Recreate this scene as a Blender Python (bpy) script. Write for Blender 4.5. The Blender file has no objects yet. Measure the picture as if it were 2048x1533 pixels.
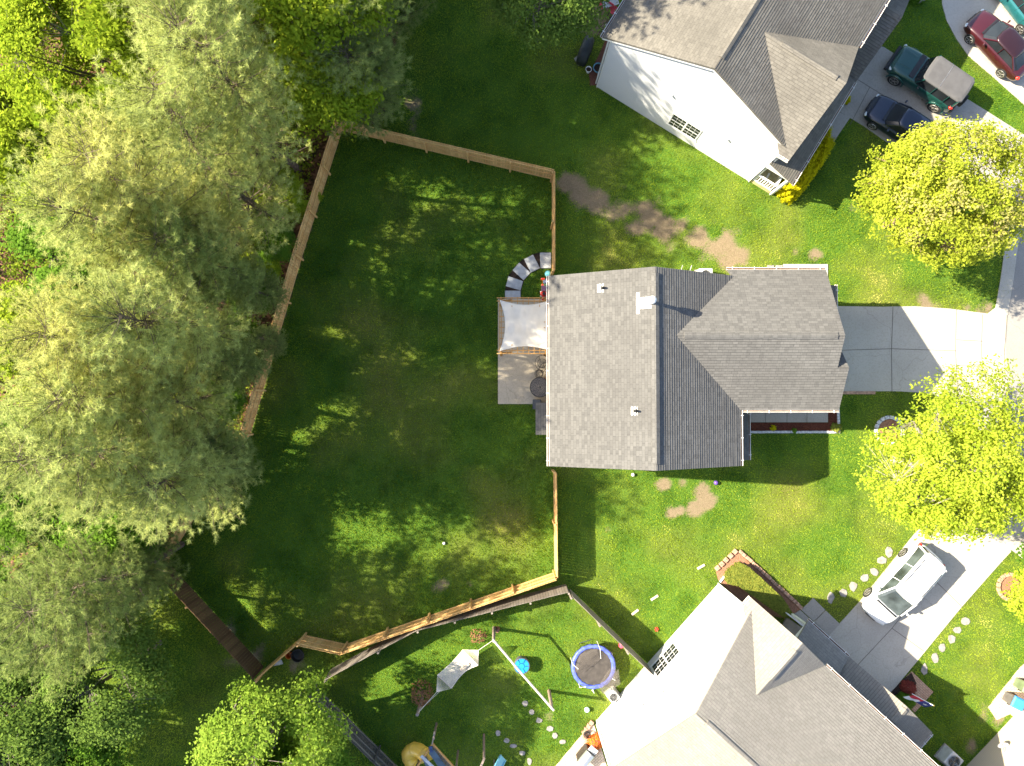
import bpy, bmesh, math, random
import numpy as np
from mathutils import Vector, Matrix
random.seed(7); RNG = np.random.default_rng(11)
S = bpy.context.scene
COL = S.collection
R = math.radians
# ------------------------------------------------------------------ camera (drone, 42 m up, looking almost straight down)
TX, TY, FPX, HC = .028, -.016, 1459., 42.
cx, sx, cy, sy = math.cos(TX), math.sin(TX), math.cos(TY), math.sin(TY)
WC = Matrix(((cy, sy*sx, -sy*cx), (0, cx, sx), (sy, -cy*sx, cy*cx)))      # world -> camera
camd = bpy.data.cameras.new('camera'); cam = bpy.data.objects.new('camera', camd); COL.objects.link(cam)
camd.sensor_width = 36; camd.lens = FPX/2048*36; camd.clip_start = .5; camd.clip_end = 3000
mw = WC.transposed().to_4x4(); mw.translation = (0, 0, HC); cam.matrix_world = mw
S.camera = cam
S.render.resolution_x, S.render.resolution_y = 1024, 766
# ------------------------------------------------------------------ light
SUN_DX, SUN_DY = 1.27, -.205            # shadow offset per metre of height
elev = math.atan(1/math.hypot(SUN_DX, SUN_DY))
sd = bpy.data.lights.new('sun', 'SUN'); sd.energy = 5; sd.angle = R(.53); sd.color = (1, .905, .7)
sun = bpy.data.objects.new('sun', sd); COL.objects.link(sun)
sun.rotation_euler = Vector((-SUN_DX, -SUN_DY, 1)).to_track_quat('Z', 'Y').to_euler()
W = bpy.data.worlds.new('World'); S.world = W; W.use_nodes = True
nt = W.node_tree; bg = nt.nodes['Background']; sk = nt.nodes.new('ShaderNodeTexSky')
sk.sky_type = 'NISHITA'; sk.sun_disc = False; sk.sun_elevation = elev
sk.sun_rotation = math.atan2(-SUN_DX, -SUN_DY); sk.dust_density = 1.6
nt.links.new(sk.outputs[0], bg.inputs[0]); bg.inputs[1].default_value = .1
S.view_settings.view_transform = 'Standard'; S.view_settings.look = 'None'
S.view_settings.exposure = 1.9; S.view_settings.gamma = 1
try:
    S.cycles.max_bounces = 6; S.cycles.transmission_bounces = 3; S.cycles.diffuse_bounces = 3; S.cycles.glossy_bounces = 2; S.cycles.transparent_max_bounces = 4
except Exception: pass

# ------------------------------------------------------------------ helpers
def G(px, py, z=0.):
    """the point at height z that the drone saw at pixel (px,py) of its 2048 x 1533 picture"""
    r = WC.transposed() @ Vector(((px-1024)/FPX, (766.5-py)/FPX, -1)); t = (z-HC)/r.z
    return (r.x*t, r.y*t, z)
def G2(px, py, z=0.): return G(px, py, z)[:2]
def tag(o, label=None, cat=None, group=None, kind=None):
    if label: o['label'] = label
    if cat: o['category'] = cat
    if group: o['group'] = group
    if kind: o['kind'] = kind
    return o
def thing(name, label, cat, loc=(0, 0, 0), rz=0, group=None):
    o = bpy.data.objects.new(name, None); COL.objects.link(o); o.empty_display_size = .3
    o.location = loc; o.rotation_euler = (0, 0, rz)
    return tag(o, label, cat, group)
def copy_tree(o, parent=None):
    c = o.copy(); COL.objects.link(c); c.parent = parent
    for ch in list(o.children): copy_tree(ch, c)
    return c
def wmat(o):
    m = Matrix.Identity(4)
    while o:
        m = Matrix.Translation(o.location) @ o.rotation_euler.to_matrix().to_4x4() @ Matrix.Diagonal((*o.scale, 1)) @ m
        o = o.parent
    return m
class MB:
    def __init__(s): s.v = []; s.f = []
    def add(s, vs, fs):
        n = len(s.v); s.v += [tuple(v) for v in vs]; s.f += [tuple(i+n for i in f) for f in fs]; return s
    def box(s, c, d, rz=0, m=None):
        X, Y, Z = d[0]/2, d[1]/2, d[2]/2
        vs = [Vector((a*X, b*Y, e*Z)) for a in (-1, 1) for b in (-1, 1) for e in (-1, 1)]
        mm = m if m else Matrix.Rotation(rz, 3, 'Z')
        return s.add([mm @ v + Vector(c) for v in vs], [(0, 1, 3, 2), (4, 6, 7, 5), (0, 4, 5, 1), (2, 3, 7, 6), (0, 2, 6, 4), (1, 5, 7, 3)])
    def bar(s, a, b, w, h):
        a, b = Vector(a), Vector(b); d = b-a; x = d.normalized()
        up = Vector((0, 0, 1)) if abs(x.z) < .95 else Vector((1, 0, 0))
        y = up.cross(x).normalized(); z = x.cross(y)
        return s.box((a+b)/2, (d.length, w, h), m=Matrix((x, y, z)).transposed())
    def tube(s, pts, r, n=8, cap=True):
        pts = [Vector(p) for p in pts]; rs = r if hasattr(r, '__len__') else [r]*len(pts)
        rings = []
        for i, p in enumerate(pts):
            t = (pts[min(i+1, len(pts)-1)]-pts[max(i-1, 0)]).normalized()
            u = (Vector((0, 0, 1)) if abs(t.z) < .9 else Vector((1, 0, 0))).cross(t).normalized(); w = t.cross(u)
            rings.append([p+(u*math.cos(2*math.pi*k/n)+w*math.sin(2*math.pi*k/n))*rs[i] for k in range(n)])
        return s.loft(rings, cap)
    def loft(s, rings, cap=True):
        n = len(rings[0]); vs = [p for r in rings for p in r]; fs = []
        for i in range(len(rings)-1):
            for k in range(n):
                a, b = i*n+k, i*n+(k+1) % n; fs.append((a, b, b+n, a+n))
        if cap: fs += [tuple(range(n))[::-1], tuple(range((len(rings)-1)*n, len(rings)*n))]
        return s.add(vs, fs)
    def lathe(s, c, prof, n=24, cap=True):
        c = Vector(c)
        return s.loft([[c+Vector((r*math.cos(2*math.pi*k/n), r*math.sin(2*math.pi*k/n), z)) for k in range(n)] for r, z in prof], cap)
    def prism(s, p2, z0, z1):
        n = len(p2); vs = [(p[0], p[1], z0) for p in p2]+[(p[0], p[1], z1) for p in p2]
        return s.add(vs, [tuple(range(n))[::-1], tuple(range(n, 2*n))]+[(k, (k+1) % n, (k+1) % n+n, k+n) for k in range(n)])
    def slab(s, p3, th):
        n = len(p3); p3 = [Vector(p) for p in p3]
        vs = p3+[p-Vector((0, 0, th)) for p in p3]
        return s.add(vs, [tuple(range(n)), tuple(range(n, 2*n))[::-1]]+[(k, k+n, (k+1) % n+n, (k+1) % n) for k in range(n)])
    def torus(s, c, r, t, n=28, k=6):
        c = Vector(c); rings = []
        for i in range(n):
            a = 2*math.pi*i/n; d = Vector((math.cos(a), math.sin(a), 0))
            rings.append([c+d*(r+t*math.cos(2*math.pi*j/k))+Vector((0, 0, t*math.sin(2*math.pi*j/k))) for j in range(k)])
        return s.loft(rings+[rings[0]], False)
    def ball(s, c, r, n=16, sq=(1, 1, 1)):
        c = Vector(c); rings = []
        for i in range(1, n//2):
            a = math.pi*i/(n//2)
            rings.append([c+Vector((r*sq[0]*math.sin(a)*math.cos(2*math.pi*k/n), r*sq[1]*math.sin(a)*math.sin(2*math.pi*k/n), r*sq[2]*math.cos(a))) for k in range(n)])
        return s.loft(rings)
    def build(s, name, mat, parent=None, world=True, smooth=False, uv=False, bevel=0, sub=0, fix=True):
        me = bpy.data.meshes.new(name)
        vs = s.v
        if parent and world:
            mi = wmat(parent).inverted(); vs = [tuple(mi @ Vector(v)) for v in vs]
        me.from_pydata(vs, [], s.f); me.update()
        if fix:
            bm = bmesh.new(); bm.from_mesh(me); bmesh.ops.recalc_face_normals(bm, faces=bm.faces); bm.to_mesh(me); bm.free()
        if uv:
            ul = me.uv_layers.new(name='UVMap')
            for p in me.polygons:
                n = p.normal; t = Vector((0, 0, 1)).cross(n)
                t = t.normalized() if t.length > 1e-3 else Vector((1, 0, 0)); b = n.cross(t)
                for li in p.loop_indices:
                    q = me.vertices[me.loops[li].vertex_index].co; ul.data[li].uv = (q.dot(t), q.dot(b))
        if smooth:
            for p in me.polygons: p.use_smooth = True
        for m in (mat if isinstance(mat, (list, tuple)) else [mat]): me.materials.append(m)
        o = bpy.data.objects.new(name, me); COL.objects.link(o)
        if parent: o.parent = parent
        if bevel:
            b = o.modifiers.new('b', 'BEVEL'); b.width = bevel; b.segments = 2; b.limit_method = 'ANGLE'
        if sub:
            b = o.modifiers.new('s', 'SUBSURF'); b.levels = sub; b.render_levels = sub
        return o
def npmesh(name, V, k, mat, parent=None, attrs=None):
    V = np.asarray(V, np.float32).reshape(-1, 3); n = len(V)//k
    me = bpy.data.meshes.new(name); me.vertices.add(len(V)); me.vertices.foreach_set('co', V.ravel())
    me.loops.add(n*k); me.loops.foreach_set('vertex_index', np.arange(n*k, dtype=np.int32))
    me.polygons.add(n); me.polygons.foreach_set('loop_start', np.arange(0, n*k, k, dtype=np.int32))
    me.polygons.foreach_set('loop_total', np.full(n, k, np.int32)); me.update()
    for a, d in (attrs or {}).items():
        at = me.attributes.new(a, 'FLOAT', 'POINT'); at.data.foreach_set('value', np.asarray(d, np.float32).ravel())
    me.materials.append(mat)
    o = bpy.data.objects.new(name, me); COL.objects.link(o)
    if parent: o.parent = parent
    return o
# lattice noise
_L = RNG.random((256, 256))
def vnoise(x, y, s):
    x = np.asarray(x)/s+1000.37; y = np.asarray(y)/s+1000.71
    xi = np.floor(x).astype(int); yi = np.floor(y).astype(int); fx = x-xi; fy = y-yi
    fx = fx*fx*(3-2*fx); fy = fy*fy*(3-2*fy); a = lambda i, j: _L[(xi+i) % 256, (yi+j) % 256]
    return (a(0, 0)*(1-fx)+a(1, 0)*fx)*(1-fy)+(a(0, 1)*(1-fx)+a(1, 1)*fx)*fy
def fnoise(x, y, s, o=4):
    t = 0; w = 0
    for i in range(o): t = t+vnoise(x+17.3*i, y-9.1*i, s/2**i)/2**i; w += 1/2**i
    return t/w
def inpoly(x, y, P):
    c = np.zeros(np.shape(x), bool); n = len(P)
    for i in range(n):
        x1, y1 = P[i]; x2, y2 = P[(i+1) % n]
        if y1 == y2: continue
        c ^= ((y1 > y) != (y2 > y)) & (x < (x2-x1)*(y-y1)/(y2-y1)+x1)
    return c
# ------------------------------------------------------------------ materials
MATS = {}
class NB:
    def __init__(s, name):
        s.m = bpy.data.materials.new(name); s.m.use_nodes = True; s.t = s.m.node_tree
        s.b = s.t.nodes['Principled BSDF']; s.out = s.t.nodes['Material Output']
    def n(s, ty, ins=None, **kw):
        d = s.t.nodes.new(ty)
        for k, v in kw.items(): setattr(d, k, v)
        for k, v in (ins or {}).items(): s.l(d, k, v)
        return d
    def l(s, d, k, v):
        i = d.inputs[k]
        if hasattr(v, 'is_output'): s.t.links.new(v, i)
        elif hasattr(v, 'outputs'): s.t.links.new(v.outputs[0], i)
        else: i.default_value = v if not isinstance(v, tuple) or len(v) != 3 or i.type != 'RGBA' else (*v, 1)
    def mix(s, f, a, b, bt='MIX'):
        d = s.n('ShaderNodeMix', data_type='RGBA', blend_type=bt)
        s.l(d, 0, f); s.l(d, 6, a); s.l(d, 7, b); return d.outputs[2]
    def math(s, op, a, b=0., c=None, clamp=False):
        d = s.n('ShaderNodeMath', operation=op, use_clamp=clamp); s.l(d, 0, a); s.l(d, 1, b)
        if c is not None: s.l(d, 2, c)
        return d.outputs[0]
    def ramp(s, f, a, b):
        d = s.n('ShaderNodeMapRange', {'Value': f, 'From Min': a, 'From Max': b}); return d.outputs[0]
    def noise(s, sc, det=3, vec=None, rough=.5):
        d = s.n('ShaderNodeTexNoise', {'Scale': sc, 'Detail': det, 'Roughness': rough})
        s.l(d, 'Vector', vec if vec else s.pos()); return d.outputs[0]
    def pos(s):
        if not hasattr(s, '_p'): s._p = s.n('ShaderNodeNewGeometry')
        return s._p.outputs['Position']
    def island(s): s.pos(); return s._p.outputs['Random Per Island']
    def attr(s, a): return s.n('ShaderNodeAttribute', attribute_name=a).outputs['Fac']
    def bump(s, h, st, dist=.02):
        d = s.n('ShaderNodeBump', {'Height': h, 'Strength': st, 'Distance': dist}); s.l(s.b, 'Normal', d)
    def col(s, c, rough=.6, metal=0, spec=.5):
        s.l(s.b, 'Base Color', c); s.l(s.b, 'Roughness', rough); s.l(s.b, 'Metallic', metal); s.l(s.b, 'Specular IOR Level', spec); return s.m
def flat(name, c, rough=.6, metal=0, var=.15, sc=3., bump=0., spec=.5, coat=0, em=None):
    if name in MATS: return MATS[name]
    b = NB(name); f = b.noise(sc, 4)
    c2 = tuple(x*(1-var*1.6) for x in c); c3 = tuple(min(1, x*(1+var)) for x in c)
    b.col(b.mix(b.ramp(f, .3, .7), c2, c3), rough, metal, spec)
    if bump: b.bump(b.noise(sc*8, 3), bump, .01)
    if coat: b.l(b.b, 'Coat Weight', coat); b.l(b.b, 'Coat Roughness', .05)
    MATS[name] = b.m; return b.m
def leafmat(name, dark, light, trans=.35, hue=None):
    """foliage: colour runs from dark to light by the tint of each leaf or cluster, with leaf to leaf variation"""
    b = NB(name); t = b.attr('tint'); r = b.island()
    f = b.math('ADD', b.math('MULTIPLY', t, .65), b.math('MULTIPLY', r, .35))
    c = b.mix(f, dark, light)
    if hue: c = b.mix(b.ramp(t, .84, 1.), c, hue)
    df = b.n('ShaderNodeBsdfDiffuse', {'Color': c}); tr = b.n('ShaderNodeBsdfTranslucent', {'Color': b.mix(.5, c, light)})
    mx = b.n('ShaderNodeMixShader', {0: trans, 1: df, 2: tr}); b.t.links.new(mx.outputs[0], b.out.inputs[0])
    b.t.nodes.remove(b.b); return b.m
def shingle(name, c1, c2, c3, course=.145, depth=.5):
    b = NB(name); uv = b.n('ShaderNodeUVMap').outputs[0]
    br = b.n('ShaderNodeTexBrick', {'Vector': uv, 'Color1': (.5, .5, .5), 'Color2': (1., 1., 1.), 'Mortar': (0., 0., 0.), 'Scale': 1., 'Mortar Size': .006, 'Mortar Smooth': .2, 'Bias': 0., 'Brick Width': .31, 'Row Height': course}, offset=.37, offset_frequency=2, squash=1)
    sep = b.n('ShaderNodeSeparateXYZ', {0: uv})
    saw = b.math('FRACT', b.math('DIVIDE', sep.outputs[1], course))
    cells = b.n('ShaderNodeTexWhiteNoise', noise_dimensions='2D')
    sx_ = b.math('FLOOR', b.math('DIVIDE', sep.outputs[0], .23)); sy_ = b.math('FLOOR', b.math('DIVIDE', sep.outputs[1], course))
    cv = b.n('ShaderNodeCombineXYZ', {0: sx_, 1: sy_}); b.l(cells, 'Vector', cv.outputs[0])
    n1 = b.noise(.35, 3); n2 = b.noise(90, 2)
    c = b.mix(cells.outputs[0], c1, c2); c = b.mix(b.math('MULTIPLY', b.ramp(n1, .42, .72), .6), c, c3)
    c = b.mix(b.math('MULTIPLY', b.ramp(n2, .3, .7), .35), c, b.mix(.5, c, (.02, .02, .02)))
    c = b.mix(b.math('MULTIPLY', br.outputs['Fac'], .45), c, (.03, .03, .03))
    edge = b.ramp(saw, .0, .12)             # thin painted shadow line at the butt of every course
    c = b.mix(b.math('MULTIPLY', b.math('SUBTRACT', 1., edge), .25), c, (.02, .02, .02))
    b.col(c, .9, 0, .2)
    h = b.math('MULTIPLY', br.outputs['Fac'], -.3)
    h = b.math('ADD', h, b.math('MULTIPLY', n2, .12))
    b.bump(h, .7, .02); return b.m
def siding(name, c, lap=.115):
    b = NB(name); sep = b.n('ShaderNodeSeparateXYZ', {0: b.pos()})
    saw = b.math('FRACT', b.math('DIVIDE', sep.outputs[2], lap))
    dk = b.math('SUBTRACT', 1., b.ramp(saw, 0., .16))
    n1 = b.noise(.8, 3)
    cc = b.mix(b.math('MULTIPLY', b.ramp(n1, .35, .7), .25), c, tuple(x*.86 for x in c))
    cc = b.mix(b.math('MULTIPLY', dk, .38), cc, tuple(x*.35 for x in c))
    b.col(cc, .55, 0, .3); b.bump(b.math('SUBTRACT', 1., saw), .5, .02); return b.m
def concrete(name, c, stain=(.2, .17, .13), sc=1.):
    b = NB(name); n1 = b.noise(.5*sc, 5); n2 = b.noise(14, 4); n3 = b.noise(120, 2)
    cc = b.mix(b.ramp(n1, .35, .7), tuple(x*.86 for x in c), c)
    cc = b.mix(b.math('MULTIPLY', b.ramp(n2, .45, .75), .3), cc, stain)
    cc = b.mix(b.math('MULTIPLY', b.ramp(n3, .5, .8), .3), cc, tuple(x*.55 for x in c))
    vo = b.n('ShaderNodeTexVoronoi', {'Vector': b.n('ShaderNodeVectorMath', {0: b.pos(), 1: b.n('ShaderNodeTexNoise', {'Vector': b.pos(), 'Scale': .7, 'Detail': 5.}).outputs[1]}, operation='ADD').outputs[0], 'Scale': .3}, feature='DISTANCE_TO_EDGE')
    crack = b.math('SUBTRACT', 1., b.ramp(vo.outputs[0], 0., .006))
    cc = b.mix(b.math('MULTIPLY', crack, .25), cc, (.07, .06, .05))
    b.col(cc, .85, 0, .3); b.bump(n3, .3, .006); return b.m
def wood(name, c1, c2, grey=None):
    b = NB(name); r = b.island(); mp = b.n('ShaderNodeMapping', {'Vector': b.n('ShaderNodeTexCoord').outputs['Object'], 'Scale': (5., 5., 5.)})
    n1 = b.noise(3., 5, mp.outputs[0]); n2 = b.noise(.4, 3)
    c = b.mix(r, c1, c2); c = b.mix(b.math('MULTIPLY', b.ramp(n1, .4, .75), .5), c, tuple(x*.5 for x in c1))
    if grey: c = b.mix(b.ramp(n2, .35, .7), c, grey)
    b.col(c, .8, 0, .25); b.bump(n1, .3, .01); return b.m
def mulch(name, c1, c2):
    b = NB(name); vo = b.n('ShaderNodeTexVoronoi', {'Vector': b.pos(), 'Scale': 24.}); n1 = b.noise(40, 3)
    c = b.mix(b.n('ShaderNodeSeparateColor', {0: vo.outputs[1]}).outputs[0], c1, c2)
    c = b.mix(b.math('MULTIPLY', b.ramp(n1, .4, .7), .5), c, tuple(x*.3 for x in c1))
    b.col(c, .95, 0, .1); b.bump(vo.outputs[0], .8, .04); return b.m
def pavers(name, c1, c2, w=.22, h=.11, rot=0.):
    b = NB(name); mp = b.n('ShaderNodeMapping', {'Vector': b.pos(), 'Rotation': (0., 0., rot)})
    br = b.n('ShaderNodeTexBrick', {'Vector': mp.outputs[0], 'Color1': c1, 'Color2': c2, 'Mortar': (.12, .1, .08), 'Scale': 1., 'Mortar Size': .008, 'Brick Width': w, 'Row Height': h})
    n1 = b.noise(5, 4); c = b.mix(b.math('MULTIPLY', b.ramp(n1, .4, .7), .4), br.outputs[0], tuple(x*.6 for x in c1))
    b.col(c, .85, 0, .2); b.bump(b.math('SUBTRACT', 1., br.outputs[1]), .5, .01); return b.m
M = dict(
    roof=shingle('main_roof', (.108, .104, .1), (.15, .144, .137), (.105, .1, .095)),
    roofn=shingle('north_roof', (.14, .128, .112), (.185, .17, .148), (.1, .092, .08)),
    roofs=shingle('south_roof', (.25, .228, .198), (.295, .27, .235), (.215, .195, .168), depth=.35),
    white=siding('white_siding', (.64, .64, .65)), cream=siding('cream_siding', (.6, .56, .49)), tan=siding('tan_siding', (.7, .66, .6)),
    trim=flat('white_trim', (.75, .74, .72), .4, var=.06), gutter=flat('gutter_white', (.72, .68, .63), .4, var=.1),
    gutin=flat('gutter_inside', (.16, .08, .04), .8, var=.4, sc=12),
    glass=flat('window_glass', (.02, .024, .028), .12, var=.3, sc=.8, spec=.35),
    conc=concrete('concrete', (.47, .43, .37)), conc2=concrete('patio_concrete', (.56, .47, .35), (.15, .12, .08), 2.),
    conc3=concrete('worn_concrete', (.36, .33, .29), (.12, .1, .08), 2.),
    asphalt=concrete('road_surface', (.3, .28, .26), (.12, .11, .1)),
    fence=wood('new_fence_wood', (.6, .34, .12), (.8, .52, .22)), fenceb=wood('brown_fence_wood', (.09, .05, .025), (.17, .1, .05)),
    fenceg=wood('grey_fence_wood', (.2, .16, .13), (.32, .27, .22), (.22, .2, .18)),
    pergola=wood('pergola_wood', (.45, .23, .07), (.6, .34, .12)), oldwood=wood('old_timber', (.22, .14, .1), (.3, .2, .15), (.3, .26, .23)),
    pale=flat('weathered_beam', (.55, .48, .44), .8, sc=9, bump=.4),
    mulch=mulch('bark_mulch', (.075, .024, .015), (.16, .055, .035)), mulchp=mulch('pale_mulch', (.3, .15, .09), (.42, .22, .14)), mulchd=mulch('dark_mulch', (.03, .02, .017), (.07, .05, .04)),
    brick=pavers('brick_pavers', (.42, .26, .18), (.5, .34, .24), .22, .11, .73), brickp=pavers('pale_pavers', (.62, .47, .34), (.7, .56, .42), .24, .12, -.73),
    edge=flat('edging_stone', (.5, .5, .52), .8, var=.2, sc=9, bump=.4), edgeb=flat('brick_edging', (.42, .25, .17), .85, var=.3, sc=7, bump=.4),
    slate=flat('paver_slab', (.42, .43, .44), .7, var=.14, sc=5, bump=.3), stone=flat('stepping_stone', (.26, .24, .225), .85, var=.2, sc=6, bump=.4),
    black=flat('black_plastic', (.02, .02, .022), .5), rubber=flat('tyre_rubber', (.018, .018, .018), .85), steel=flat('steel', (.5, .5, .5), .25, 1, var=.1),
    alloy=flat('alloy_rim', (.55, .53, .5), .35, .8, var=.1), dark=flat('dark_metal', (.06, .055, .05), .5, .5, var=.5, sc=14),
    bark=flat('pine_bark', (.12, .085, .065), .9, var=.4, sc=6, bump=.8), barkg=flat('grey_bark', (.22, .18, .16), .9, var=.3, sc=6, bump=.8), twig=flat('twig_wood', (.26, .17, .12), .9, var=.3, sc=5),
    barkl=flat('pale_bark', (.34, .29, .25), .9, var=.3, sc=6, bump=.6),
)

# ------------------------------------------------------------------ the ground
POLY = {}
def P(name, pts): POLY[name] = [G2(*p) for p in pts]; return POLY[name]
drive_main = P('drive', [(1640, 613), (1690, 613), (1760, 614), (1830, 613), (1900, 618), (1975, 628), (2007, 603), (2012, 700), (2014, 800), (2012, 880), (1955, 860), (1900, 800), (1850, 786), (1790, 783), (1640, 783)])
drive_se = P('drive2', [(1600, 1325), (1659, 1269), (1721, 1201), (1824, 1074), (1870, 1018), (1930, 990), (2060, 1000), (2060, 1062), (1997, 1130), (1923, 1214), (1836, 1320), (1782, 1385), (1720, 1440)])
drive_ne = P('drive3', [(1660, 60), (1767, 95), (1970, 221), (2110, 310), (2060, 470), (2036, 446), (1760, 276), (1729, 254), (1696, 234), (1600, 180)])
drive_nn = P('drive4', [(1882, -60), (1884, 10), (1893, 42), (1912, 78), (1936, 112), (1990, 158), (2048, 210), (2150, 300), (2300, 250), (2300, -60)])
road = P('road', [(2300, 250), (2150, 300), (2080, 380), (2046, 440), (2034, 500), (2026, 560), (2014, 630), (2009, 700), (2010, 780), (2016, 850), (2020, 920), (2008, 1000), (2030, 1075), (2090, 1120), (2300, 1200), (2500, 1200), (2500, 250)])
path_ne = P('path', [(1640, 278), (1672, 222), (1700, 236), (1678, 268), (1664, 290), (1655, 292)])
forest = P('forest', [(-500, -500), (900, -500), (840, -20), (800, 60), (770, 150), (752, 250), (700, 268), (683, 262), (603, 520), (500, 868), (402, 1015), (335, 1125), (250, 1230), (180, 1300), (60, 1420), (-500, 1600)])
patio = P('patio', [(996, 597), (1110, 597), (1110, 809), (996, 809)])
porch_slab = [(1572, 1233), (1564, 1249), (1592, 1276), (1606, 1258)]
xs = np.arange(-34, 36.01, .16); ys = np.arange(-27, 30.01, .16); GX, GY = np.meshgrid(xs, ys)
dirt = np.zeros_like(GX)
for x, y, r, a in [(1128, 368, 22, 1), (1160, 395, 26, 1.1), (1200, 412, 32, 1.2), (1240, 425, 34, 1.2), (1262, 450, 26, 1.1), (1300, 428, 28, 1.15), (1335, 450, 28, 1.05), (1360, 440, 24, 1), (1395, 480, 26, 1), (1435, 500, 36, 1), (1470, 512, 26, 1.1), (1400, 520, 24, .8), (1345, 500, 18, .6), (1450, 470, 22, .8),
                  (1592, 505, 12, 1), (1632, 507, 16, .9), (1545, 523, 18, .7), (1330, 966, 14, .9), (1368, 966, 14, 1), (1400, 985, 20, 1.1), (1412, 1003, 20, 1.2), (1390, 1018, 20, 1.2), (1362, 1022, 12, 1), (1345, 1028, 12, 1), (1846, 600, 22, .8), (1880, 606, 20, .7), (1930, 614, 20, .7), (1730, 945, 9, .6),
                  (880, 1175, 14, .6), (940, 1168, 10, .6), (1040, 1065, 14, .6), (960, 1250, 16, .5), (1215, 1060, 10, .5), (480, 1330, 50, .9), (440, 1270, 30, .9), (500, 1310, 25, .8), (840, 265, 26, .6), (835, 200, 20, .6), (1160, 170, 22, .7), (1205, 130, 20, .7), (1190, 60, 26, 1.2), (1205, 30, 30, 1.2),
                  (1590, 400, 10, .7), (1330, 220, 8, .4), (1940, 1495, 16, .9), (1960, 1430, 25, .6), (2000, 1440, 16, .8), (1715, 420, 20, .3), (1100, 1440, 12, .5), (1225, 1385, 14, .7), (600, 1330, 20, .4), (1960, 620, 20, .7)]:
    c = G2(x, y); rr = r/34.7
    dirt = np.maximum(dirt, a*np.exp(-((GX-c[0])**2+(GY-c[1])**2)/(rr*rr)*.8))
nz = fnoise(GX, GY, 1.6, 3); nz2 = fnoise(GX+30, GY, .7, 3); dirt = np.clip((dirt+(nz-.5)*1.6+(nz2-.5)*1.2-.4)*1.6, 0, 1)*(dirt > .12)
dry = np.zeros_like(GX)
for x, y, r, a in [(760, 760, 60, .7), (885, 790, 55, .8), (735, 640, 40, .7), (880, 870, 60, .6), (1600, 420, 70, .5), (1540, 385, 40, .4), (1950, 1340, 80, .8), (1980, 1250, 60, .6), (1620, 1000, 90, .35), (1350, 1090, 70, .5), (1010, 1060, 60, .6), (950, 970, 50, .5), (820, 470, 60, .3), (1250, 500, 60, .4), (1750, 560, 80, .5), (1720, 590, 60, .5), (1850, 590, 60, .5), (1680, 1080, 80, .3), (770, 390, 40, .5), (480, 1170, 60, .6), (1470, 1100, 50, .3), (1050, 1180, 50, .4), (1140, 950, 40, .4), (460, 1130, 40, .7)]:
    c = G2(x, y); rr = r/34.7; dry = np.maximum(dry, a*np.exp(-((GX-c[0])**2+(GY-c[1])**2)/(rr*rr)))
dry = np.clip(dry*.8+(fnoise(GX+50, GY, 3.2, 4)-.47)*1.7, 0, 1)
fmask = inpoly(GX, GY, forest).astype(float)
lush = np.clip((fnoise(GX, GY+80, .9, 4)-.42)*3, 0, 1)
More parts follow.
